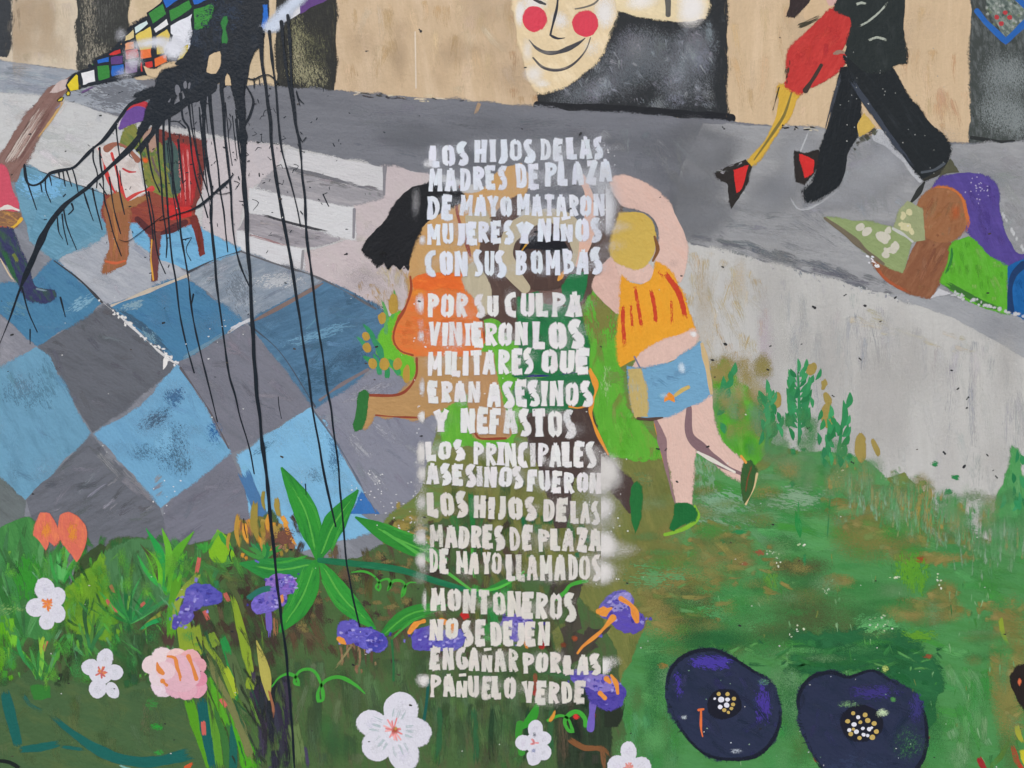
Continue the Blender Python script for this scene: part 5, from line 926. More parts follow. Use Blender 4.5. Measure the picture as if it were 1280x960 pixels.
for lab, pts, c in [('thick wooden front leg', [(132, 256), (146, 240), (162, 246), (160, 290), (158, 330), (144, 336), (130, 340), (136, 316), (134, 280)], (146, 96, 62)), ('thin back leg with yellow edge', [(190, 296), (200, 290), (198, 320), (196, 350), (190, 351), (190, 320)], (110, 62, 56)), ('maroon right leg', [(238, 272), (246, 270), (252, 296), (257, 318), (250, 322), (245, 300)], (116, 48, 44))]:
    P('leg', lab, ch); F(pts, c, vary(c, 20), .4, 88, (30, 4))
use(ch); R([(190, 300), (189, 325), (192, 350)], 2, (216, 160, 60), jw=.4); St([(140, 262), (146, 290), (140, 330)], 5, (176, 120, 70), .7); R([(133, 327), (145, 329), (157, 326)], 3, (196, 96, 60), jw=.4)
sit = P('painted_seated_figure', 'painted figure in a purple hat and olive clothes sitting in the red armchair')
F([(152, 170), (166, 155), (176, 168), (200, 180), (206, 200), (214, 225), (222, 240), (220, 246), (200, 244), (184, 230), (178, 200), (164, 184), (150, 184)], (128, 130, 62), (90, 112, 58), .42, 50, (24, 6)); F([(206, 176), (214, 175), (222, 190), (224, 240), (216, 242), (208, 210)], (64, 88, 84), (76, 94, 80), .3); F([(178, 168), (190, 158), (196, 180), (190, 190), (180, 182)], (166, 134, 118), jit=1)
hatch([(176, 190), (210, 190), (220, 236), (190, 236)], 20, 24, 5, 55, [(96, 128, 62), (140, 130, 66), (110, 96, 96), (74, 116, 62)], .8, 16, .5); B(182, 201, 5, 5, (224, 96, 46), 1)
F([(122, 184), (140, 186), (172, 196), (178, 230), (186, 240), (170, 246), (158, 252), (148, 240), (136, 220), (128, 200)], (206, 196, 190), (214, 208, 204), .4, 40, (20, 7)); R([(124, 186), (130, 205), (138, 230), (145, 242)], [5, 4, 5, 3], (196, 60, 56), jw=.5); R([(140, 192), (148, 220), (157, 254)], [2.5, 2.5, 4], (200, 66, 62), jw=.5); R([(156, 252), (172, 242), (190, 236)], [3, 3, 5], (198, 70, 66), jw=.5); R([(134, 186), (146, 180), (160, 186), (172, 200)], [7, 6, 5, 6], (150, 96, 78), jw=.5); R([(154, 211), (162, 215), (170, 215)], [2, 3, 1.5], (184, 60, 62)); F([(134, 250), (150, 240), (160, 252), (176, 246), (188, 246), (176, 252), (156, 262), (142, 266)], (152, 106, 66), jit=1.2)
B(164, 205, 9, 10, (190, 176, 168), .7)
P('hat', 'purple hat with red top', sit); F([(148, 160), (156, 142), (162, 134), (176, 130), (186, 134), (184, 150), (172, 152), (158, 158), (150, 162)], (104, 72, 144), (96, 64, 134), .3); R([(158, 137), (168, 131), (182, 131), (188, 140)], [4, 6, 7, 4], (186, 52, 62), jw=.4); St([(150, 146), (148, 160)], 4, (210, 196, 210), .7)
# ------------------------------------------------------------------ plants and flowers in front
plant = P('painted_leafy_plant', 'painted plant with six large green leaves spreading over the brown earth')
def bigleaf(x0, y0, x1, y1, wd, col=(46, 130, 54), vein=(86, 168, 68), bend=.06, shade=(36, 116, 48)):
    P('leaf', None, plant); leaf(x0, y0, x1, y1, wd, col, None, bend, shade)
    dx, dy = x1 - x0, y1 - y0
    St([(x0 + dx * .05, y0 + dy * .05), (x0 + dx * .5 - dy * bend, y0 + dy * .5 + dx * bend), (x0 + dx * .92, y0 + dy * .92)], 3, vein, 1.0, .4, br=4)
    St([(x0 + dx * .1 - dy * .10, y0 + dy * .1 + dx * .10), (x0 + dx * .5 - dy * (bend + .09), y0 + dy * .5 + dx * (bend + .09)), (x0 + dx * .85 - dy * .04, y0 + dy * .85 + dx * .04)], 5, (64, 156, 60), .7, .4)
bigleaf(398, 700, 352, 584, 30, (50, 146, 52)); bigleaf(398, 700, 448, 612, 26, (44, 138, 52), bend=-.05); bigleaf(398, 704, 300, 704, 30, (44, 134, 62), bend=-.08); bigleaf(396, 700, 350, 790, 34, (50, 144, 54), bend=-.05); bigleaf(400, 702, 470, 786, 28, (52, 150, 56)); bigleaf(560, 700, 444, 646, 26, (48, 136, 50), bend=-.02); bigleaf(474, 796, 560, 756, 20, (48, 132, 50), (78, 160, 62), -.1)
P('stem', 'stems running between the leaves', plant); R([(400, 700), (440, 704), (500, 712), (545, 726), (600, 742)], [8, 8, 9, 8, 5], (30, 108, 72), (44, 124, 80), .3); R([(480, 664), (520, 690), (560, 716), (590, 738)], [3, 4, 4, 3], (84, 170, 70)); R([(600, 742), (640, 724), (660, 718)], [5, 8, 3], (50, 130, 56)); R([(655, 714), (640, 726), (618, 736), (590, 738)], [2, 3, 3, 2], (84, 180, 70)); R([(490, 800), (492, 830), (492, 850)], 3, (40, 104, 60)); R([(536, 850), (533, 880), (530, 900)], 4, (28, 88, 78))
def tendril(label, pts, wd, col=(66, 160, 56)):
    P('painted_tendril', label); R(pts, wd, col, jw=.15, step=2.5)
tendril('thin green painted tendril curling right of the big leaf', [(440, 715), (455, 714), (468, 720), (476, 732), (474, 738), (470, 734), (476, 726), (486, 724), (488, 734), (484, 738), (492, 726), (505, 728), (506, 740), (502, 746), (504, 736), (512, 728), (520, 728)], [1.5, 3, 3, 3, 3, 3, 2.5, 3, 3, 3, 3, 3, 3, 2.5, 2.5, 2, 1.5])
tendril('long green painted tendril looping above the large white flower', [(340, 858), (350, 846), (362, 842), (372, 848), (374, 856), (368, 852), (376, 838), (392, 838), (402, 856), (404, 874), (398, 876), (398, 864), (408, 850), (425, 846), (445, 856), (456, 866)], [2, 3, 4, 3, 3, 3, 4, 4, 4, 4, 4, 4, 4, 4, 4, 2])
tendril('short green painted tendril on black below the last line of writing', [(685, 900), (700, 894), (710, 898), (716, 914), (710, 912), (706, 900), (716, 890), (724, 890), (731, 898), (732, 906)], [3, 4, 4, 4, 4, 4, 5, 5, 6, 5])
tendril('green painted shoot reaching past the end of the long word', [(696, 748), (706, 740), (712, 732), (722, 728), (734, 726)], [5, 6, 5, 5, 3])
P('painted_blade', 'broad green painted blade rising beside the small white flower'); leaf(650, 912, 673, 876, 13, (52, 146, 46), bend=.1); R([(650, 905), (648, 920), (652, 940)], 8, (58, 140, 50), jw=.2); blade(686, 902, 694, 886, 6, (214, 146, 60))

def petals(x, y, specs, col=(212, 211, 219), tint=(194, 191, 202)):  # weaker light low on the wall put into the darker petal whites
    m_ = sum(math.hypot(q[0], q[1]) for q in specs) / len(specs)
    F(ell(x, y, m_ * .8, m_ * .8), col, tint, .2, jit=.4, rim=0)
    for (dx, dy, rx, ry, rot) in specs:
        F(ell(x + dx, y + dy, rx, ry, rot), col, tint, .30, rot + 90, (12, 5), jit=.8)
        B(x + dx * 1.05, y + dy * 1.05, rx * .55, ry * .55, vary((206, 204, 214), 8), .5, (7, 2), rot)
def stamens(x, y, r, cols, n=14):
    for i in range(n):
        th = rng.uniform(0, 6.28); l = r * rng.uniform(.4, 1)
        St([(x, y), (x + math.cos(th) * l, y + math.sin(th) * l)], 2.4, rng.choice(cols), 1.1, .2, br=4)
def wflower(label, x, y, specs, cols, r, n=14):
    f = P('painted_white_flower', label); P('petals', None, f); petals(x, y, specs); P('centre', None, f); stamens(x, y, r, cols, n)
wflower('white painted flower with orange centre on the far left leaves', 60, 754, [(-3, -18, 12, 14, 0), (-14, 5, 13, 12, 0), (12, -8, 10, 12, 20), (12, 12, 10, 12, -10), (-1, 22, 9, 10, 0)], [(224, 130, 60), (216, 120, 84), (226, 140, 70)], 11, 20)
wflower('small white painted flower with orange and pink centre, lower of the left pair', 127, 840, [(5, -17, 9, 13, 5), (-13, -6, 11, 10, 10), (17, 0, 10, 10, 0), (-4, 20, 11, 12, 15), (14, 22, 8, 11, -30)], [(206, 112, 100), (220, 140, 70), (196, 100, 96)], 10, 18)
big = [(8, -25, 20, 22, 10), (-27, -8, 19, 15, 15), (25, 2, 22, 17, 8), (-20, 20, 18, 18, -20), (12, 30, 18, 22, -15)]
wflower('large white painted flower with pink centre at the bottom', 492, 912, big, [(226, 150, 150), (216, 130, 130), (232, 170, 166)], 18, 22)
B(494, 912, 6, 6, (170, 80, 60), .9); B(495, 910, 3, 3, (196, 150, 80), 1)
for (dx, dy, rx, ry, rot) in big:
    for s_ in (-.45, 0, .4):
        St([(492 + dx * .55 + s_ * dy * .5, 912 + dy * .55 - s_ * dx * .5), (492 + dx * 1.1 + s_ * dy * .7, 912 + dy * 1.1 - s_ * dx * .7)], 5, (176, 190, 192), .5, .4)
wflower('small white painted flower below the writing', 668, 928, [(1, -17, 9, 12, 5), (-13, 0, 10, 9, 0), (12, -5, 9, 9, -20), (-1, 18, 9, 10, 0), (11, 12, 9, 10, -20)], [(224, 150, 150), (196, 120, 120)], 7, 10)
B(667, 938, 4, 4, (120, 130, 170), .7); B(668, 918, 3, 5, (90, 96, 110), .7)
wflower('white painted flower cut by the bottom edge', 786, 958, [(0, -18, 10, 13, 0), (-14, -2, 12, 12, 10), (15, 0, 12, 12, -10), (-8, 18, 11, 11, 0), (9, 18, 11, 11, 0)], [(224, 156, 150), (214, 140, 130)], 9, 12)
pk = P('painted_pink_flower', 'large pink frilled painted flower with orange dashes')
for (x, y, r_, c) in [(190, 830, 12, (226, 206, 206)), (204, 822, 13, (228, 208, 208)), (205, 856, 15, (224, 204, 212)), (198, 846, 11, (224, 206, 210)), (222, 822, 13, (226, 190, 186)), (238, 824, 13, (222, 168, 168)), (248, 832, 11, (218, 160, 166)), (222, 858, 14, (218, 170, 184)), (246, 860, 13, (216, 158, 172)), (234, 862, 12, (220, 168, 180)), (250, 848, 10, (214, 140, 158)), (225, 842, 24, (220, 176, 186)), (207, 838, 13, (226, 196, 200))]:
    F(ell(x, y, r_, r_ * .95), c, vary(c, 10), .35, rng.uniform(0, 180), (9, 5), jit=.8)
P('dashes', 'orange dashes', pk)
for pts, wd in [([(197, 828), (199, 836), (204, 841)], [4, 6, 5]), ([(204, 851), (209, 856)], [6, 4]), ([(210, 820), (219, 822), (222, 834), (227, 846)], [5, 5, 5, 3]), ([(236, 820), (241, 832), (246, 848)], [5, 5, 5]), ([(224, 838), (226, 850)], 2)]: R(pts, wd, (218, 134, 66), jw=.3)
tp = P('painted_orange_tulip', 'two petalled orange painted tulip at the left')
for lab, pts in [('left orange petal', [(46, 656), (52, 642), (62, 642), (70, 656), (74, 672), (68, 680), (62, 676), (58, 688), (52, 678), (43, 668)]), ('right orange petal', [(76, 644), (86, 641), (100, 648), (108, 660), (108, 678), (102, 694), (96, 702), (88, 690), (78, 676), (74, 660)])]:
    P('petal', lab, tp); F(pts, (212, 108, 88), (220, 124, 84), .4, 85, (20, 6)); 
    cx = sum(p[0] for p in pts) / len(pts); cy = sum(p[1] for p in pts) / len(pts); B(cx, cy - 4, 8, 16, (216, 134, 58), .85, (12, 4), 80)
for lab, x, y, parts, stem in [
  ('purple painted flower tuft on the yellow green stem', 256, 744, [(0, 0, 22, 13, 5, (90, 88, 176)), (-14, 6, 12, 12, 0, (104, 96, 182)), (-22, 22, 8, 14, 20, (92, 78, 168)), (-34, 34, 6, 10, 20, (84, 72, 160))], None),
  ('pale violet painted flower left of the thin drip, upper of two', 350, 728, [(0, 0, 22, 13, 5, (124, 100, 176)), (8, 2, 14, 10, 0, (116, 90, 168))], None),
  ('violet painted flower left of the thin drip, lower of two', 334, 752, [(0, 0, 20, 14, -20, (104, 92, 176)), (12, -4, 12, 10, 0, (120, 104, 186))], [(336, 765), (337, 785)]),
  ('long purple painted flower hanging under the short drip end', 452, 796, [(-16, -6, 16, 14, 30, (96, 88, 176)), (6, 2, 26, 12, 18, (88, 82, 172)), (18, 6, 12, 12, 0, (80, 72, 164))], None),
  ('purple and orange painted flower at the start of the short line of writing', 545, 794, [(-12, 4, 20, 14, -25, (92, 86, 172)), (20, 4, 20, 12, -10, (88, 84, 172))], None),
  ('violet painted flower behind the end of the short line of writing', 648, 778, [(0, 0, 20, 9, 0, (108, 96, 176)), (-2, 9, 8, 14, 0, (104, 94, 176))], None),
  ('purple and orange painted flower on an orange stem right of the writing', 780, 766, [(-10, -8, 22, 14, -30, (110, 100, 180)), (4, 8, 24, 16, 20, (92, 78, 164)), (-4, -14, 16, 10, -40, (150, 140, 196))], None),
  ('purple and orange painted flower at the end of the last line of writing', 752, 858, [(-16, -8, 24, 12, 15, (92, 82, 168)), (4, 6, 26, 20, 20, (84, 72, 160)), (-4, -4, 20, 10, 10, (128, 116, 186))], [(741, 880), (738, 910)])]:
    pf = P('painted_purple_flower', lab)
    if stem: P('stem', 'short violet stem', pf); R(stem, 8, (110, 94, 176), jw=.2)
    P('petals', None, pf)
    for (dx, dy, rx, ry, rot, c) in parts:
        F(ell(x + dx, y + dy, rx, ry, rot), c, vary(c, 24), .45, rot, (7, 4), jit=2.4)
    for _ in range(16):
        q = rng.choice(parts); th_ = rng.uniform(0, 6.28); l_ = rng.uniform(4, 9); x_ = x + q[0] + rng.gauss(0, q[2] * .6); y_ = y + q[1] + rng.gauss(0, q[3] * .6)
        St([(x_, y_), (x_ + math.cos(th_) * l_, y_ + math.sin(th_) * l_)], rng.uniform(3, 6), rng.choice([(150, 144, 210), (66, 58, 142), (122, 114, 194), (82, 74, 164), (100, 92, 180)]), .85, .5, br=1.4, ln=9)
    for _ in range(24):
        q = rng.choice(parts); B(x + q[0] + rng.gauss(0, q[2] * .5), y + q[1] + rng.gauss(0, q[3] * .5), rng.uniform(1.5, 4.5), rng.uniform(1.2, 3.2), rng.choice([(140, 134, 206), (66, 58, 140), (120, 110, 190), (84, 76, 168), (166, 158, 214)]), 1.0, (2, 2))
    if x in (545, 780, 752, 452):
        for pts, wd in {545: [([(512, 790), (520, 780), (530, 776)], [4, 8, 5]), ([(552, 776), (566, 782), (562, 792)], [6, 8, 5])], 780: [([(776, 748), (790, 758), (796, 776)], [9, 9, 7]), ([(748, 764), (756, 764), (764, 760)], [6, 7, 3]), ([(766, 772), (750, 790), (728, 808), (722, 816)], [9, 5, 5, 3])], 752: [([(764, 844), (770, 854), (772, 866)], [5, 7, 6]), ([(758, 848), (762, 852)], 6), ([(750, 866), (756, 872)], 5)], 452: [([(424, 798), (432, 804)], [7, 6])]}[x]: R(pts, wd, (220, 144, 62), (206, 120, 60), .3, jw=.4)
for pts in ([(314, 742), (328, 730), (344, 738)],): St([(308, 750), (326, 738), (344, 734)], 9, (40, 108, 92), 1, .2)
use(shrubs); St([(352, 742), (354, 755)], 5, (214, 140, 80), .9); St([(336, 770), (338, 800)], 5, (110, 94, 176), .8); St([(344, 770), (346, 800)], 8, (150, 104, 74), .6); St([(440, 806), (426, 826), (414, 840)], 3, (140, 130, 90), .8)

def poppy(label, pts, cx, cy, rr, seeds, hi):
    f = P('painted_blue_poppy', label)
    P('petals', 'dark navy petals', f)
    F(pts, (43, 50, 74), (36, 45, 66), .42, 30, (34, 12), jit=1.8)
    for (x, y, rx, ry, c, a, an) in hi: B(x, y, rx, ry, c, a, (16, 5), an)
    hatch(pts, 34, 40, 12, 40, [(44, 52, 76), (40, 48, 70), (50, 52, 88), (36, 46, 66)], .55, 40, .6)
    k_ = len(pts) // 2
    for q_ in (pts[:k_ + 1], pts[k_:] + pts[:1]):
        St(q_, [5, 7, 4, 7], (26, 30, 44), .8, .3, br=1.6, ln=9); pass
    for _ in range(70):
        j_ = rng.randrange(len(pts)); a_, b_ = pts[j_], pts[(j_ + 1) % len(pts)]; t_ = rng.random()
        x_, y_ = a_[0] + (b_[0] - a_[0]) * t_, a_[1] + (b_[1] - a_[1]) * t_; th_ = math.atan2(y_ - cy, x_ - cx) + rng.gauss(0, .4); l_ = rng.uniform(3, 10)
        St([(x_ - math.cos(th_) * 2, y_ - math.sin(th_) * 2), (x_ + math.cos(th_) * l_, y_ + math.sin(th_) * l_)], 2.6, (30, 38, 50), .7, .7)
    P('centre', 'black centre dotted with white and ochre seeds', f)
    F(ell(cx, cy, rr * 1.2, rr), (28, 30, 42), jit=1.6)
    for (x, y, r_, c) in seeds: F(ell(x, y, r_, r_ * .92), c, jit=.3, step=1.5)
OC, WS = (190, 164, 92), (218, 218, 226)
poppy('dark blue painted poppy, left of the two, with small dotted centre', [(832, 870), (838, 838), (858, 818), (890, 812), (915, 822), (940, 838), (962, 852), (974, 876), (974, 905), (960, 932), (940, 946), (905, 948), (878, 940), (852, 912)], 906, 880, 18,
      [(901, 874, 4, WS), (900, 883, 3, WS), (908, 881, 3.4, WS), (909, 874, 2.8, WS), (898, 867, 2.6, OC), (909, 867, 2.6, OC), (917, 873, 2.6, OC), (916, 880, 2.6, OC), (914, 885, 2.4, OC), (905, 887, 2.6, OC), (893, 873, 1.8, WS), (910, 890, 2, OC)],
      [(890, 828, 34, 12, (70, 58, 150), .95, 15), (952, 880, 16, 34, (70, 56, 142), .85, 80), (848, 856, 8, 24, (66, 54, 140), .7, 110)])
poppy('dark blue painted poppy, right of the two, with large dotted centre', [(1000, 900), (998, 870), (1012, 848), (1038, 840), (1060, 846), (1090, 838), (1112, 850), (1142, 866), (1154, 890), (1158, 920), (1152, 950), (1130, 972), (1080, 976), (1036, 968), (1010, 930)], 1077, 904, 22,
      [(1066, 891, 2.8, OC), (1059, 901, 3, OC), (1072, 896, 2.6, WS), (1081, 893, 3, OC), (1067, 905, 3, WS), (1075, 902, 2.4, OC), (1084, 900, 3.4, OC), (1092, 904, 3.2, OC), (1061, 912, 2.6, WS), (1070, 914, 3.2, WS), (1063, 917, 3, OC), (1078, 910, 2.4, WS), (1086, 911, 2.6, WS), (1095, 914, 3.2, OC), (1090, 921, 3.6, OC), (1079, 918, 2.6, WS), (1084, 919, 2.2, WS), (1074, 922, 3, OC), (1066, 911, 2.2, OC), (1089, 909, 2, WS)],
      [(1090, 864, 40, 14, (58, 52, 116), .8, 12), (1145, 885, 12, 26, (56, 54, 110), .8, 70), (1070, 960, 60, 24, (48, 58, 84), .7, 20)])
use(lawn)
R([(876, 889), (876, 910), (878, 920)], [2, 2.4, 1.4], (216, 110, 60), jw=.3); R([(873, 887), (879, 886)], 3, (216, 110, 60)); B(1103, 890, 10, 7, (190, 210, 170), .8, (2.4, 2)); B(1060, 880, 18, 6, (120, 160, 110), .6, (2.4, 2)); B(955, 852, 10, 7, (90, 140, 110), .6, (3, 2)); B(920, 938, 12, 4, (170, 178, 190), .6, (3, 2)); B(855, 896, 5, 4, (196, 206, 210), .7); B(1135, 930, 28, 30, (60, 110, 70), .42, (4, 2.4), 120); B(1106, 835, 6, 6, (180, 200, 110), .8, (2, 2)); B(1116, 874, 5, 4, (80, 140, 76), 1)
for _ in range(24):
    x, y = rng.uniform(845, 1150), rng.uniform(820, 955); B(x, y, rng.uniform(.6, 1.6), rng.uniform(.6, 1.3), rng.choice([(150, 178, 150), (110, 150, 120), (200, 206, 214)]), 1.1)

# ------------------------------------------------------------------ stencilled writing
GL = {'A': [[(0, 1), (.34, .1), (.66, .1), (1, 1)], [(.2, .66), (.8, .66)]], 'B': [[(.08, 0), (.08, 1)], [(.08, 0), (.8, .1), (.8, .4), (.2, .48)], [(.2, .48), (.95, .6), (.92, .92), (.08, 1)]], 'C': [[(1, .14), (.6, 0), (.1, .25), (.05, .6), (.3, .98), (1, .9)]], 'D': [[(.1, 0), (.1, 1)], [(.1, 0), (.75, .15), (1, .5), (.75, .86), (.1, 1)]], 'E': [[(.1, 0), (.1, 1)], [(.1, 0), (1, .02)], [(.1, .48), (.85, .48)], [(.1, 1), (1, .98)]], 'F': [[(.1, 0), (.1, 1)], [(.1, 0), (1, .02)], [(.1, .5), (.8, .5)]], 'G': [[(1, .14), (.6, 0), (.1, .25), (.05, .6), (.3, .98), (.95, .92), (.95, .55), (.6, .55)]], 'H': [[(.05, 0), (.05, 1)], [(.95, 0), (.95, 1)], [(.05, .52), (.95, .5)]], 'I': [[(.5, 0), (.5, 1)]], 'J': [[(.8, 0), (.8, .75), (.5, 1), (.05, .9)]], 'L': [[(.1, 0), (.1, .98), (1, .98)]], 'M': [[(0, 1), (.08, 0), (.5, .6), (.92, 0), (1, 1)]], 'N': [[(.02, 1), (.05, 0), (.95, 1), (.95, 0)]], 'O': [[(.5, 0), (.05, .28), (.05, .72), (.5, 1), (.95, .72), (.95, .28), (.5, 0)]], 'P': [[(.1, 0), (.1, 1)], [(.1, 0), (.9, .08), (.95, .38), (.15, .52)]], 'Q': [[(.5, 0), (.05, .28), (.05, .72), (.5, 1), (.95, .72), (.95, .28), (.5, 0)], [(.6, .72), (1, 1.05)]], 'R': [[(.1, 0), (.1, 1)], [(.1, 0), (.85, .08), (.9, .38), (.2, .52)], [(.3, .52), (1, 1)]], 'S': [[(.95, .04), (.4, 0), (.1, .22), (.35, .45), (.85, .62), (.9, .86), (.5, 1), (.05, .96)]], 'T': [[(0, .02), (1, 0)], [(.5, 0), (.5, 1)]], 'U': [[(.05, 0), (.08, .75), (.5, 1), (.92, .75), (.95, 0)]], 'V': [[(0, 0), (.5, 1), (1, 0)]], 'Y': [[(0, 0), (.5, .52), (1, 0)], [(.5, .52), (.48, 1)]], 'Z': [[(.05, .02), (.95, .02), (.08, .98), (1, .98)]]}
STRAIGHT = set('AMNVYZLEFHTI')
for _k in list(GL):
    if _k in STRAIGHT:
        GL[_k] = [[a_, b_] for st in GL[_k] for a_, b_ in zip(st, st[1:])]
for _k in 'OQ':
    GL[_k] = [[(.5, 0), (.1, .2), (.05, .5), (.1, .8), (.5, 1)], [(.5, 1), (.9, .8), (.95, .5), (.9, .2), (.5, 0)]] + GL[_k][1:]
GL['B'] = [[(.08, 0), (.08, 1)], [(.08, 0), (.7, .04), (.82, .25), (.6, .44), (.15, .48)], [(.15, .48), (.85, .56), (.95, .76), (.7, .97), (.08, 1)]]
GL['S'] = [[(.95, .04), (.4, 0), (.08, .2), (.35, .45)], [(.35, .45), (.85, .62), (.92, .85), (.5, 1), (.02, .96)]]
GL['C'] = [[(1, .1), (.5, .02), (.08, .3), (.05, .6)], [(.05, .6), (.2, .92), (.6, 1), (1, .9)]]
GL['U'] = [[(.05, 0), (.08, .8), (.5, 1)], [(.5, 1), (.92, .8), (.95, 0)]]
GL['M'] = [[(0, 1), (.06, 0)], [(.06, 0), (.5, .72)], [(.5, .72), (.94, 0)], [(.94, 0), (1, 1)]]
GL['Ñ'] = [[(u_, v_ if v_ > .5 else .26) for u_, v_ in st_] for st_ in GL['N']] + [[(.12, .01), (.88, -.03)]]
WD = {'I': .42, 'M': 1.25, 'J': .75, 'L': .8, 'E': .85, 'F': .82, 'S': .8, 'N': 1.05, 'O': 1.05, 'Q': 1.1, 'A': 1.05}
txt = P('stencilled_text', 'white sprayed stencil writing in nineteen lines of hand cut capitals')
WT = 1.0
def word(s, x0, x1, t0, b0, t1=None, b1=None, col=(222, 224, 228)):
    t1 = t0 if t1 is None else t1; b1 = b0 if b1 is None else b1
    ws = [WD.get(c, .95) for c in s]; g = .15; tot = sum(ws) + g * (len(s) - 1); k = (x1 - x0) / tot; x = x0
    x1 -= 1.5; th = min(10.8, max(7.2, k * .36 + 3.2)) * WT
    for c, wc in zip(s, ws):
        cw = wc * k; f = ((x + cw * .5) - x0) / (x1 - x0); tp_ = t0 + (t1 - t0) * f; bt = b0 + (b1 - b0) * f
        la = rng.uniform(1.0, 1.2) if rng.random() < .88 else rng.uniform(.72, .85); gr = .8 if t0 < 540 else 1.5
        hx = min(th, cw * .42) * .45; jx, jy = rng.uniform(-.8, .8), rng.uniform(-.9, .9); sk = rng.uniform(-.06, .06)
        for si_, st in enumerate(GL[c]):
            pts = []
            for (u, v) in st:
                hv = len(st) == 2 and abs(st[0][1] - st[-1][1]) < .06
                vin = (hx if v < .1 else -hx if v > .9 else 0) if (hv or c in 'OSCGQJU' or (c in 'BDPR' and len(st) > 2)) else 0
                if (c in 'UJ' and v < .1) or (c == 'Ñ' and v < .1): vin = 0
                xb_ = (x + .5 + u * (cw - 1)) if hv and len(st) == 2 else (x + hx + u * max(1.5, cw - 2 * hx))
                pts.append((xb_ + jx + sk * (v - .5) * 24 + rng.uniform(-.5, .5), tp_ + vin + v * (bt - tp_) + jy + rng.uniform(-.5, .5)))
            tq = min(th, cw * (.44 if c in 'HUAOQDRBPVYÑN' else .33 if c == 'M' else .8)); tt = (max(5.0, tq * 1.1) if not (c == 'Ñ' and si_ == 3) else 4.4) * rng.uniform(.95, 1.12) if c != 'I' else th * 1.05
            if c in 'MNÑ' and si_ in ((1,) if c in 'NÑ' else (1, 2)): tt *= .8
            G(pts, [tt * rng.uniform(.88, 1.12) for _ in range(4)], vary(col, 4), la, gr)
        x += cw + g * k
        if rng.random() < .22: B(x - g * k - cw * .5, tp_ + (bt - tp_) * rng.uniform(.2, .8), cw * .5, 8, vary(col, 4), .55, (.8, .8))
W1, W2, W3 = (220, 224, 232), (226, 224, 222), (216, 211, 202)
LINES = [
 (W1, [('LOS', 537, 584, 184, 210, 178, 206), ('HIJOS', 594, 668, 176, 204, 174, 202), ('DE', 675, 703, 174, 200), ('LAS', 709, 754, 172, 199)]),
 (W1, [('MADRES', 536, 634, 212, 240, 207, 236), ('DE', 645, 674, 205, 235), ('PLAZA', 682, 764, 203, 234, 200, 228)]),
 (W1, [('DE', 535, 566, 246, 275), ('MAYO', 574, 640, 245, 271), ('MATARON', 645, 756, 243, 270)]),
 (W1, [('MUJERES', 533, 641, 281, 307, 276, 303), ('Y', 645, 666, 278, 304), ('NIÑOS', 673, 751, 273, 302)]),
 (W1, [('CON', 533, 584, 314, 345), ('SUS', 592, 631, 314, 346), ('BOMBAS', 645, 752, 314, 345, 311, 342)]),
 (W2, [('POR', 533, 584, 367, 397), ('SU', 594, 623, 370, 397), ('CULPA', 631, 727, 366, 396)]),
 (W2, [('VINIERON', 535, 660, 403, 432), ('LOS', 666, 728, 402, 436)]),
 (W2, [('MILITARES', 535, 667, 440, 470, 436, 467), ('QUE', 677, 736, 438, 467)]),
 (W2, [('ERAN', 536, 601, 477, 503), ('ASESINOS', 609, 739, 477, 508)]),
 (W2, [('Y', 540, 562, 512, 539), ('NEFASTOS', 576, 718, 510, 540, 513, 547)]),
 (W2, [('LOS', 533, 580, 552, 575), ('PRINCIPALES', 591, 744, 553, 581, 553, 584)]),
 (W2, [('ASESINOS', 533, 654, 579, 604, 584, 610), ('FUERON', 660, 752, 588, 614, 590, 616)]),
 (W3, [('LOS', 535, 584, 615, 645), ('HIJOS', 592, 669, 619, 647, 622, 649), ('DE', 678, 709, 624, 652), ('LAS', 714, 748, 626, 654)]),
 (W3, [('MADRES', 536, 630, 655, 683, 658, 686), ('DE', 637, 665, 658, 687), ('PLAZA', 673, 752, 660, 688)]),
 (W3, [('DE', 537, 561, 686, 716), ('MAYO', 570, 628, 689, 717), ('LLAMADOS', 633, 751, 693, 725)]),
 (W3, [('MONTONEROS', 538, 718, 734, 762, 742, 776)]),
 (W3, [('NO', 538, 573, 773, 799), ('SE', 579, 607, 775, 806), ('DEJEN', 613, 688, 777, 806)]),
 (W3, [('ENGAÑAR', 539, 648, 809, 836, 811, 840), ('POR', 653, 701, 815, 841), ('LAS', 706, 750, 818, 842)]),
 (W3, [('PAÑUELO', 538, 644, 842, 870, 846, 873), ('VERDE', 653, 731, 851, 878)])]
for col, ws in LINES:
    P('text_line', 'white capitals reading ' + ' '.join(a[0] for a in ws), txt)
    for a in ws:
        xa, xb, ya, yb = a[1], a[2], a[3], a[4]
        if len(a) > 5: ya, yb = (a[3] + a[5]) / 2, (a[4] + a[6]) / 2
        for _ in range(int((xb - xa) / 15) + 1):
            B(rng.uniform(xa, xb), rng.uniform(ya + 4, yb - 4), rng.uniform(12, 30), rng.uniform(9, 17), col, rng.uniform(.12, .40))
        word(*a, col=col)
ov = P('overspray', 'white overspray clouds beside the stencil edges', txt, stuff=True)
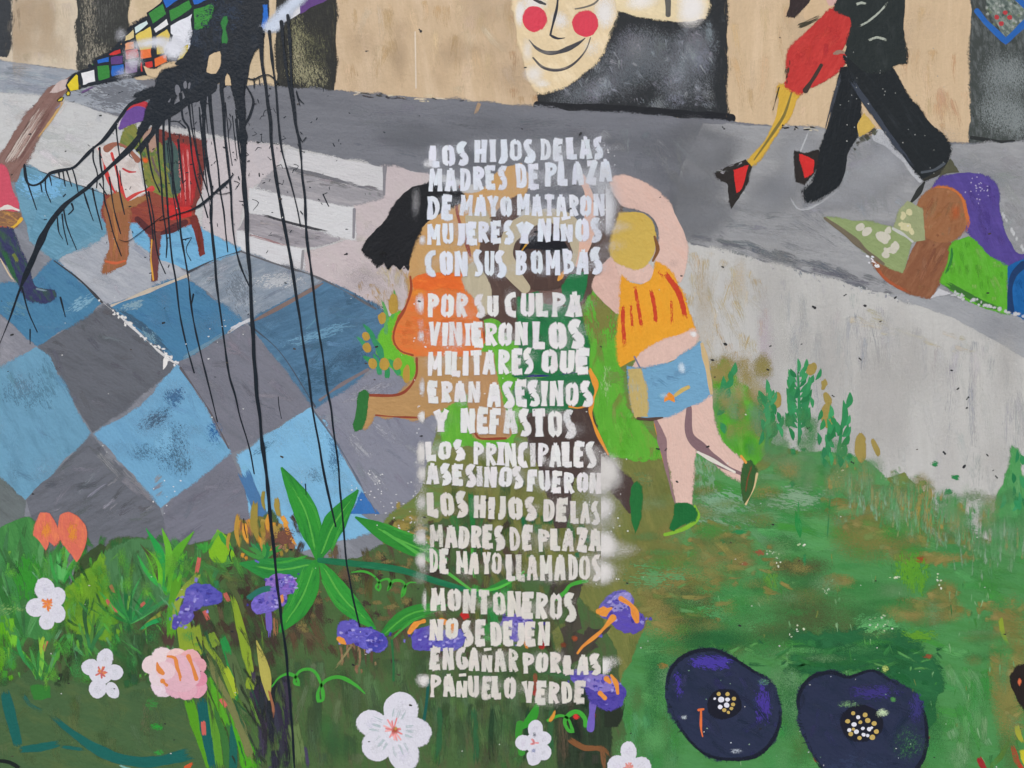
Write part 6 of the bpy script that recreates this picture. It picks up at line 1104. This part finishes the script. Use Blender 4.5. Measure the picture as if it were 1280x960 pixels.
for (x, y, rx, ry, a, cl) in [(757, 262, 15, 42, .95, (757, 800)), (756, 215, 10, 12, .5, (750, 800)), (526, 380, 10, 16, .8, (500, 530)), (526, 405, 7, 10, .4, (500, 530)), (527, 420, 8, 10, .7, (500, 530)), (528, 484, 6, 16, .7, (500, 531)), (528, 520, 8, 10, .95, (500, 531)), (527, 566, 7, 20, 1.1, (500, 531)), (528, 592, 8, 14, .9, (500, 532)), (527, 628, 10, 14, .7, (500, 532)), (527, 672, 11, 14, .8, (500, 532)), (527, 700, 10, 14, .8, (500, 532)), (532, 750, 6, 18, .7, (500, 533)), (530, 850, 12, 12, .9, (500, 537)),
    (750, 588, 40, 30, 1.0, (751, 800)), (752, 590, 24, 18, .9, (751, 800)), (752, 634, 20, 20, .95, (751, 800)), (752, 680, 24, 24, 1.1, (751, 800)), (752, 714, 22, 20, 1.0, (751, 800)), (754, 606, 16, 14, .7, (751, 800)), (753, 832, 15, 14, 1.1, (753, 800)), (765, 826, 14, 12, .5, (753, 800)), (520, 254, 8, 26, .35, None), (528, 300, 6, 8, .8, None), (770, 185, 24, 8, .25, None), (535, 205, 10, 8, .7, None)]:
    B(x, y, rx, ry, (222, 222, 224) if y < 500 else (222, 219, 214), a, (.8, .8), 0, cl)
for (x, y, rx, ry, a) in [(700, 190, 80, 24, .22), (740, 225, 40, 40, .26), (690, 222, 80, 24, .2), (640, 260, 130, 26, .12), (760, 250, 26, 50, .3), (700, 380, 60, 26, .2), (600, 600, 90, 24, .12), (740, 640, 50, 70, .18)]: B(x, y, rx, ry, (220, 222, 226), a + .1, (.8, .8))
for y_ in range(566, 730, 12):
    B(752 + rng.gauss(0, 7), y_, rng.uniform(24, 40), rng.uniform(14, 24), (222, 219, 214), rng.uniform(.25, .5)); B(690 + rng.gauss(0, 40), y_, 40, 14, (218, 215, 210), .2); B(528 + rng.gauss(0, 3), y_, 14, 12, (220, 218, 214), .35)
for y_ in range(176, 340, 12):
    B(748 + rng.gauss(0, 9), y_, rng.uniform(20, 36), rng.uniform(12, 20), (222, 224, 230), rng.uniform(.2, .45)); B(rng.uniform(545, 700), y_, 36, 12, (220, 222, 228), .2)
for _ in range(70):
    x_, y_ = rng.choice([(rng.gauss(764, 9), rng.uniform(560, 730)), (rng.gauss(760, 5), rng.uniform(180, 300)), (rng.gauss(522, 6), rng.uniform(370, 720))]); B(x_, y_, rng.uniform(.6, 1.6), rng.uniform(.6, 1.4), (222, 222, 222), 1.1)
# spray mist on the flag
P('white_mist', 'soft white spray mist over the flag', flag)
for (x, y, rx, ry, a, rot) in [(218, 62, 22, 16, 1.0, 0), (214, 56, 32, 16, .6, 0), (186, 54, 30, 10, .75, -8), (198, 52, 14, 9, .6, 0), (166, 76, 16, 18, .6, -40), (156, 92, 18, 12, .45, 0), (152, 44, 12, 12, .45, 0), (170, 62, 14, 20, .4, 0)]: B(x, y, rx, ry, (226, 228, 234), a, (.8, .8), rot=rot)

# ------------------------------------------------------------------ black paint thrown on the wall
sp = P('black_paint_splash', 'thrown black paint with long thin drips running down the mural')
BP = (27, 34, 42); g2 = dict(mat=2)
def A4(p): return K(0, 0, 4.0, p)
F(A5([(520, -80), (820, -80), (832, 60), (822, 150), (790, 205), (768, 292), (722, 370), (700, 470), (688, 540), (668, 640), (660, 780), (655, 900), (640, 900), (632, 780), (604, 650), (590, 560), (572, 488), (548, 486), (538, 545), (528, 580), (510, 600), (508, 545), (488, 560), (470, 555), (440, 610), (424, 620), (410, 600), (396, 700), (386, 620), (372, 620), (352, 605), (340, 600), (330, 640), (318, 615), (296, 620), (282, 640), (262, 598), (240, 610), (215, 640), (190, 700), (178, 760), (160, 762), (150, 740), (128, 720), (110, 745), (92, 760), (70, 800), (20, 860), (-30, 910), (-44, 890), (0, 800), (30, 700), (70, 640), (-60, 640), (10, 610), (80, 580), (98, 520), (130, 480), (190, 460), (260, 440), (270, 410), (330, 360), (410, 380), (416, 350), (470, 300), (490, 280), (520, 290), (528, 200), (500, 150), (478, 60)]), BP, (34, 42, 52), .35, 85, (30, 12), jit=.7, mat=2)
F(A5([(330, 200), (440, 185), (480, 80), (500, -40), (560, -40), (520, 220), (505, 345), (440, 350), (425, 400), (400, 420), (350, 400), (330, 350), (300, 340)]), BP, (40, 50, 64), .4, 85, (20, 8), jit=2.6, mat=2)
B(244, 50, 14, 24, (54, 66, 84), .5, (2, 2)); B(280, 20, 40, 30, (40, 52, 68), .55, (10, 5))  # bluish sheen near the top put into the colour, here and just above
use(facade); F(A5([(432, 372), (470, 352), (504, 346), (514, 395), (505, 440), (480, 488), (450, 492), (424, 478), (426, 420)]), (206, 182, 146), (214, 192, 160), .3, jit=1.2); use(street)
for (x, y, rx, ry) in [(222, 113, 3.2, 7), (232, 106, 2, 4.5), (237, 107, 1.5, 4), (204, 124, 2.2, 6), (212, 122, 1.8, 6), (196, 121, 1.2, 5), (262, 124, 3, 7), (271, 122, 2, 8), (250, 124, 2, 5), (243, 127, 1.6, 6)]: F(ell(x, y, rx, ry, rng.uniform(-8, 8)), (112, 114, 121), jit=.5, rim=0)
use(facade)
F(A5([(540, 510), (556, 490), (574, 520), (582, 570), (545, 570)]), (206, 182, 146), jit=.8)
use(flag); F(A5([(535, 115), (552, 112), (558, 140), (545, 180), (555, 260), (552, 292), (520, 292), (518, 270), (526, 200), (520, 160)]), (46, 122, 58), jit=1); F(A5([(795, 36), (822, 36), (820, 120), (810, 185), (790, 186), (800, 120)]), (34, 104, 192), jit=.8)
pw = [(345, 30, 14, 11, 1.0, -38), (356, 16, 20, 10, .95, -38), (370, 2, 18, 9, .9, -30), (338, 34, 12, 8, .8, 0)]
P('white_mist', 'white sprayed streak on the black splash', flag)
for (x, y, rx, ry, a, rot) in pw: B(x, y, rx * 1.25, ry * 1.25, (208, 218, 232), a, (.8, .8), rot=rot)
use(sp)
F(A4([(880, 320), (960, 230), (1000, 250), (1010, 330), (960, 360)]), BP, jit=1.6, mat=2)
R(A4([(830, 450), (760, 470), (700, 500), (650, 525), (600, 590), (560, 650), (515, 705), (470, 740), (430, 780), (370, 838), (320, 850), (250, 868), (232, 890), (200, 918), (165, 928), (140, 915), (128, 880), (122, 830)]), [18, 11, 6, 5, 4.5, 4.2, 5, 4.4, 3.2, 3.5, 3, 3, 4, 3, 3, 2.5, 3, 2], BP, jw=.22, **g2)
R([(203, 112), (190, 145), (172, 172), (156, 190), (138, 208), (122, 222), (112, 233), (100, 242), (80, 258), (60, 284), (38, 332), (26, 360), (12, 400), (0, 430)], [14, 7, 5, 4, 4, 4, 5, 6, 9, 8, 5, 2.4, 1.6, 1.2], BP, jw=.2, **g2)
R([(186, 152), (172, 174), (158, 192), (140, 208), (125, 222), (112, 233)], [4, 3.5, 3, 2.5, 2.5, 3], BP, jw=.3, **g2)
R([(196, 140), (178, 168), (164, 188), (150, 200), (130, 216), (110, 232)], [6, 4, 3, 3, 3, 2], BP, jw=.3, **g2)
R([(210, 118), (196, 152), (184, 176), (172, 188)], [12, 9, 6, 4], BP, jw=.3, **g2); R([(262, 108), (232, 128), (206, 148), (190, 170), (176, 190)], [16, 12, 8, 4, 3], BP, jw=.25, **g2)
def drip(pts, wd):
    wd = [w_ * .9 for w_ in wd] if isinstance(wd, list) else wd * .9
    q_ = [pts[0]]
    for a_, b_ in zip(pts, pts[1:]):
        k_ = max(1, int(math.hypot(b_[0] - a_[0], b_[1] - a_[1]) / 22))
        q_ += [(a_[0] + (b_[0] - a_[0]) * t_ / k_ + rng.gauss(0, .7), a_[1] + (b_[1] - a_[1]) * t_ / k_) for t_ in range(1, k_)] + [b_]
    R(q_, wd, BP, jw=.16, **g2)
for _ in range(16):
    x_ = rng.uniform(140, 300); y_ = 236 - (x_ - 110) * .62 + rng.uniform(-6, 20) if x_ < 230 else rng.uniform(118, 150)
    l_ = rng.uniform(30, 150) if x_ > 190 else rng.uniform(18, 70)
    drip([(x_, y_), (x_ + l_ * .04, y_ + l_ * .4), (x_ + l_ * .11, y_ + l_)], [rng.uniform(1.3, 2.2), rng.uniform(1, 1.6), rng.uniform(.8, 1.4)])
for _ in range(26):
    x_, y_ = rng.gauss(315, 45), rng.gauss(190, 40); th_ = rng.uniform(0, 6.28); l_ = rng.uniform(5, 14)
    drip([(x_, y_), (x_ + math.cos(th_) * l_ * .5 + 2, y_ + math.sin(th_) * l_ * .5), (x_ + math.cos(th_ + .9) * l_, y_ + math.sin(th_ + .9) * l_)], [.9, 1.3, .7])
drip([(302, 100), (303, 160), (305, 220), (309, 290), (314, 370), (320, 470), (327, 545), (336, 620), (345, 710), (356, 800), (364, 890), (369, 970)], [11, 8, 6, 5, 5, 4.6, 4.4, 4.2, 4, 3.8, 3.6, 3.2])
drip([(326, 36), (328, 80), (335, 130), (345, 220), (352, 262), (360, 305), (368, 352), (381, 440), (390, 505), (403, 580), (413, 628), (420, 658)], [6, 4.5, 4, 4, 4, 4, 4, 3.2, 3.2, 3, 2.8, 2.4])
drip([(360, 20), (364, 80), (368, 130), (378, 220), (384, 300), (394, 380), (403, 440), (414, 510), (423, 580), (428, 640), (433, 700), (441, 745), (450, 783)], [4, 3.6, 3.6, 3.6, 3.4, 3.4, 3, 2.8, 2.6, 2.4, 2.4, 2.2, 2])
drip([(352, 28), (356, 70), (362, 110), (367, 140), (370, 160), (378, 178), (383, 172)], [5, 4, 4, 3, 2.4, 2, 1.2]); drip([(337, 40), (341, 80), (345, 110), (348, 150), (352, 185), (357, 205), (372, 262), (376, 283)], [4, 3.4, 3.4, 2.6, 2.4, 2.2, 2, 1.6])
drip([(205, 140), (206, 200), (210, 260), (213, 300), (220, 350), (225, 392), (233, 430), (243, 466)], [4, 3, 2.6, 2.6, 2.4, 2.4, 2.2, 1.8])
drip([(212, 140), (216, 215), (226, 290), (236, 350), (243, 405), (252, 445), (272, 527)], [5, 3, 2.6, 2.6, 2.4, 2.2, 1.8])
drip([(226, 118), (229, 149), (236, 160), (241, 200), (247, 230), (255, 255), (260, 272)], [4, 2.6, 2.4, 2.4, 2.2, 2, 1.6]); drip([(234, 115), (240, 160), (248, 200), (255, 225), (265, 255)], [4, 2.4, 2.2, 2.2, 1.8])
drip([(253, 112), (255, 165), (260, 210), (265, 240), (264, 270), (269, 325), (273, 370), (281, 430), (287, 470), (300, 520), (312, 560), (318, 592)], [9, 4.5, 4, 3.6, 3.4, 3.2, 3, 2.6, 2.6, 2.4, 2.2, 2])
drip([(262, 110), (264, 150), (270, 190), (275, 235), (280, 265), (285, 315)], [5, 2.8, 2.6, 2.4, 2.2, 1.8]); drip([(277, 112), (281, 165), (285, 200), (289, 240), (292, 290), (302, 335), (312, 358)], [6, 3.6, 3.2, 3, 2.6, 2.4, 2])
drip([(196, 150), (198, 190), (202, 230), (204, 262), (209, 300), (208, 322)], [8, 3.2, 2.8, 2.4, 2, 1.6]); drip([(174, 160), (177, 200), (183, 240), (190, 280), (192, 300)], [3, 2.4, 2.2, 2, 1.6]); drip([(184, 180), (187, 200), (192, 222), (200, 240)], [3, 2.2, 2, 1.6]); drip([(186, 240), (192, 270), (198, 320), (207, 342)], [2, 2, 1.8, 1.4])
drip([(145, 155), (147, 175), (150, 196)], [2.4, 2, 1.4]); drip([(117, 184), (117, 200), (122, 217), (121, 235)], [2.6, 2.2, 2, 1.4]); drip([(125, 185), (126, 205), (129, 222), (131, 250), (136, 268), (152, 320)], [2.6, 2.2, 2.2, 2, 1.8, 1.4]); drip([(137, 222), (143, 262), (151, 292)], [2.2, 2, 1.4]); drip([(146, 208), (150, 240), (156, 268)], [2, 2, 1.4])
for pts in ([(31, 206), (36, 232), (46, 262)], [(32, 210), (34, 225), (46, 262)], [(57, 222), (58, 238), (64, 253)], [(51, 228), (53, 240)], [(62, 218), (65, 232)], [(79, 214), (82, 233)], [(84, 214), (90, 233)], [(91, 211), (95, 225), (98, 240)], [(74, 217), (75, 224)], [(105, 240), (112, 262), (117, 276)], [(116, 236), (120, 256), (128, 287)], [(80, 262), (84, 282), (96, 312)], [(78, 268), (80, 285), (85, 306)], [(72, 272), (74, 290), (79, 299)], [(28, 360), (36, 390), (47, 415)], [(76, 372), (82, 396)], [(242, 368), (240, 380)], [(38, 412), (38, 430)], [(125, 230), (134, 244)], [(90, 255), (92, 262), (86, 268)]): drip(pts, [2.2, 1.9, 1.3])
drip([(292, 218), (286, 226), (268, 242), (252, 256), (236, 264), (222, 268), (200, 276)], [1, 4, 2.6, 3, 1.6, 1.4, 1]); drip([(204, 270), (180, 288), (160, 302), (150, 300)], [1, .9, .9, .8]); drip([(265, 240), (278, 243), (290, 240)], [1.2, 1.2, .8])
drip([(308, 108), (314, 118), (317, 128), (312, 146), (306, 158), (309, 172), (303, 184)], [2, 2, 2.4, 3, 2.4, 2, 2.4]); drip([(309, 98), (318, 100), (325, 96), (336, 94), (342, 98), (347, 104)], [1.4, 2, 1.6, 1.4, 2, 2.6]); drip([(318, 98), (318, 110)], 1.4); drip([(324, 97), (325, 106)], 1.4)
drip([(371, 114), (374, 124), (380, 130)], [1.4, 1.8, 1]); drip([(371, 116), (375, 132)], [2, 1.2]); drip([(212, 152), (222, 152), (232, 160)], [1.4, 1.2, 2.2]); drip([(286, 148), (289, 155), (286, 166)], [1, 1, .8]); drip([(228, 300), (240, 297), (233, 312), (239, 326)], [1.2, 1.2, 1.4, 1]); drip([(404, 243), (408, 252), (411, 258)], [1.8, 2, 1.4]); drip([(405, 243), (409, 241)], 1.2); drip([(348, 496), (349, 508), (352, 523)], [1, 1.4, 1]); drip([(289, 686), (287, 694), (290, 702)], [1.4, 1.6, 1]); drip([(305, 648), (306, 660), (309, 672)], [1.2, 1.2, 1]); drip([(382, 605), (383, 618)], [1.6, 1])
for _ in range(170):
    x, y = rng.gauss(270, 90), rng.gauss(190, 80)
    if y < 110 or x < 4: continue
    l = rng.uniform(.5, 4); th = rng.uniform(0, 6.28)
    drip([(x, y), (x + math.cos(th) * l, y + math.sin(th) * l)], rng.uniform(.6, 1.6))

# ------------------------------------------------------------------ chips, specks and flecks
wear = P('paint_flecks', 'scattered dark chips and pale flecks in the paint', stuff=True)
for _ in range(90):
    x, y = rng.uniform(0, 1280), rng.uniform(0, 960)
    c = rng.choice([(40, 42, 44), (46, 46, 46), (36, 38, 42), (70, 62, 54)])
    r_ = rng.uniform(.5, 1.4) * (1.3 if rng.random() < .15 else 1); th = rng.uniform(-.5, .5)
    R([(x, y), (x + math.cos(th) * r_ * 1.6, y + math.sin(th) * r_ * 1.6)], r_ * 1.5, c, jw=.3, step=2)
for (x, y) in [(1017, 384), (1080, 382), (1056, 369), (1119, 372), (1197, 486), (1209, 498), (1208, 510), (1075, 449), (962, 433), (906, 430), (1234, 569), (1205, 583), (1245, 596), (1180, 566), (1241, 588), (890, 450), (1041, 495), (1010, 535), (1065, 578), (712, 262), (846, 602), (832, 562), (822, 561), (432, 318), (530, 646), (526, 545), (525, 38), (459, 64), (904, 160), (725, 168), (670, 290)]:
    drip_c = (48, 48, 50); t_ = rng.uniform(-.9, .9); R([(x - 1.4 * math.cos(t_), y - 1.4 * math.sin(t_)), (x + 1.6 * math.cos(t_), y + 1.6 * math.sin(t_))], rng.uniform(1.2, 2.4), drip_c, jw=.5, step=1.5)
for _ in range(90):
    x, y = rng.uniform(0, 1280), rng.uniform(120, 960)
    B(x, y, rng.uniform(.6, 1.6), rng.uniform(.5, 1.3), rng.choice([(214, 212, 206), (200, 200, 196)]), 1.1)
for (x, y, n) in [(200, 610, 8), (470, 610, 26), (500, 640, 20), (350, 260, 6), (735, 640, 10), (560, 440, 8), (640, 470, 8), (260, 410, 8)]:
    for _ in range(n): B(x + rng.gauss(0, 16), y + rng.gauss(0, 14), rng.uniform(.7, 1.8), rng.uniform(.6, 1.5), (220, 220, 218), 1.1)
# ------------------------------------------------------------------ build meshes
def build_parts(wall):
    made = {}
    for s in PARTS:
        if not s.n:
            o = bpy.data.objects.new(s.name, None); COL.objects.link(o); o.empty_display_size = .05
            o.parent = made[s.parent] if s.parent is not None else wall
            if s.label: o['label'] = s.label
            made[s] = o
            continue
        me = bpy.data.meshes.new(s.name)
        V = np.concatenate(s.v)
        me.from_pydata(V.tolist(), [], s.f)
        for mm in MATS: me.materials.append(mm)
        me.polygons.foreach_set('material_index', np.array(s.mi, np.int32))
        for nm, typ, arr in (('Col', 'FLOAT_COLOR', s.col), ('Mix', 'FLOAT_COLOR', s.mix), ('Tex', 'FLOAT_VECTOR', s.tex), ('Edge', 'FLOAT_VECTOR', s.edge)):
            at = me.attributes.new(nm, typ, 'POINT')
            at.data.foreach_set('color' if typ == 'FLOAT_COLOR' else 'vector', np.concatenate(arr).astype(np.float32).ravel())
        me.update()
        o = bpy.data.objects.new(s.name, me); COL.objects.link(o)
        o.parent = made[s.parent] if s.parent is not None else wall
        if s.label: o['label'] = s.label
        if s.stuff: o['kind'] = 'stuff'
        made[s] = o
build_parts(WALL)
print('LEVELS', GRID.max(), 'VERTS', sum(p.n for p in PARTS))
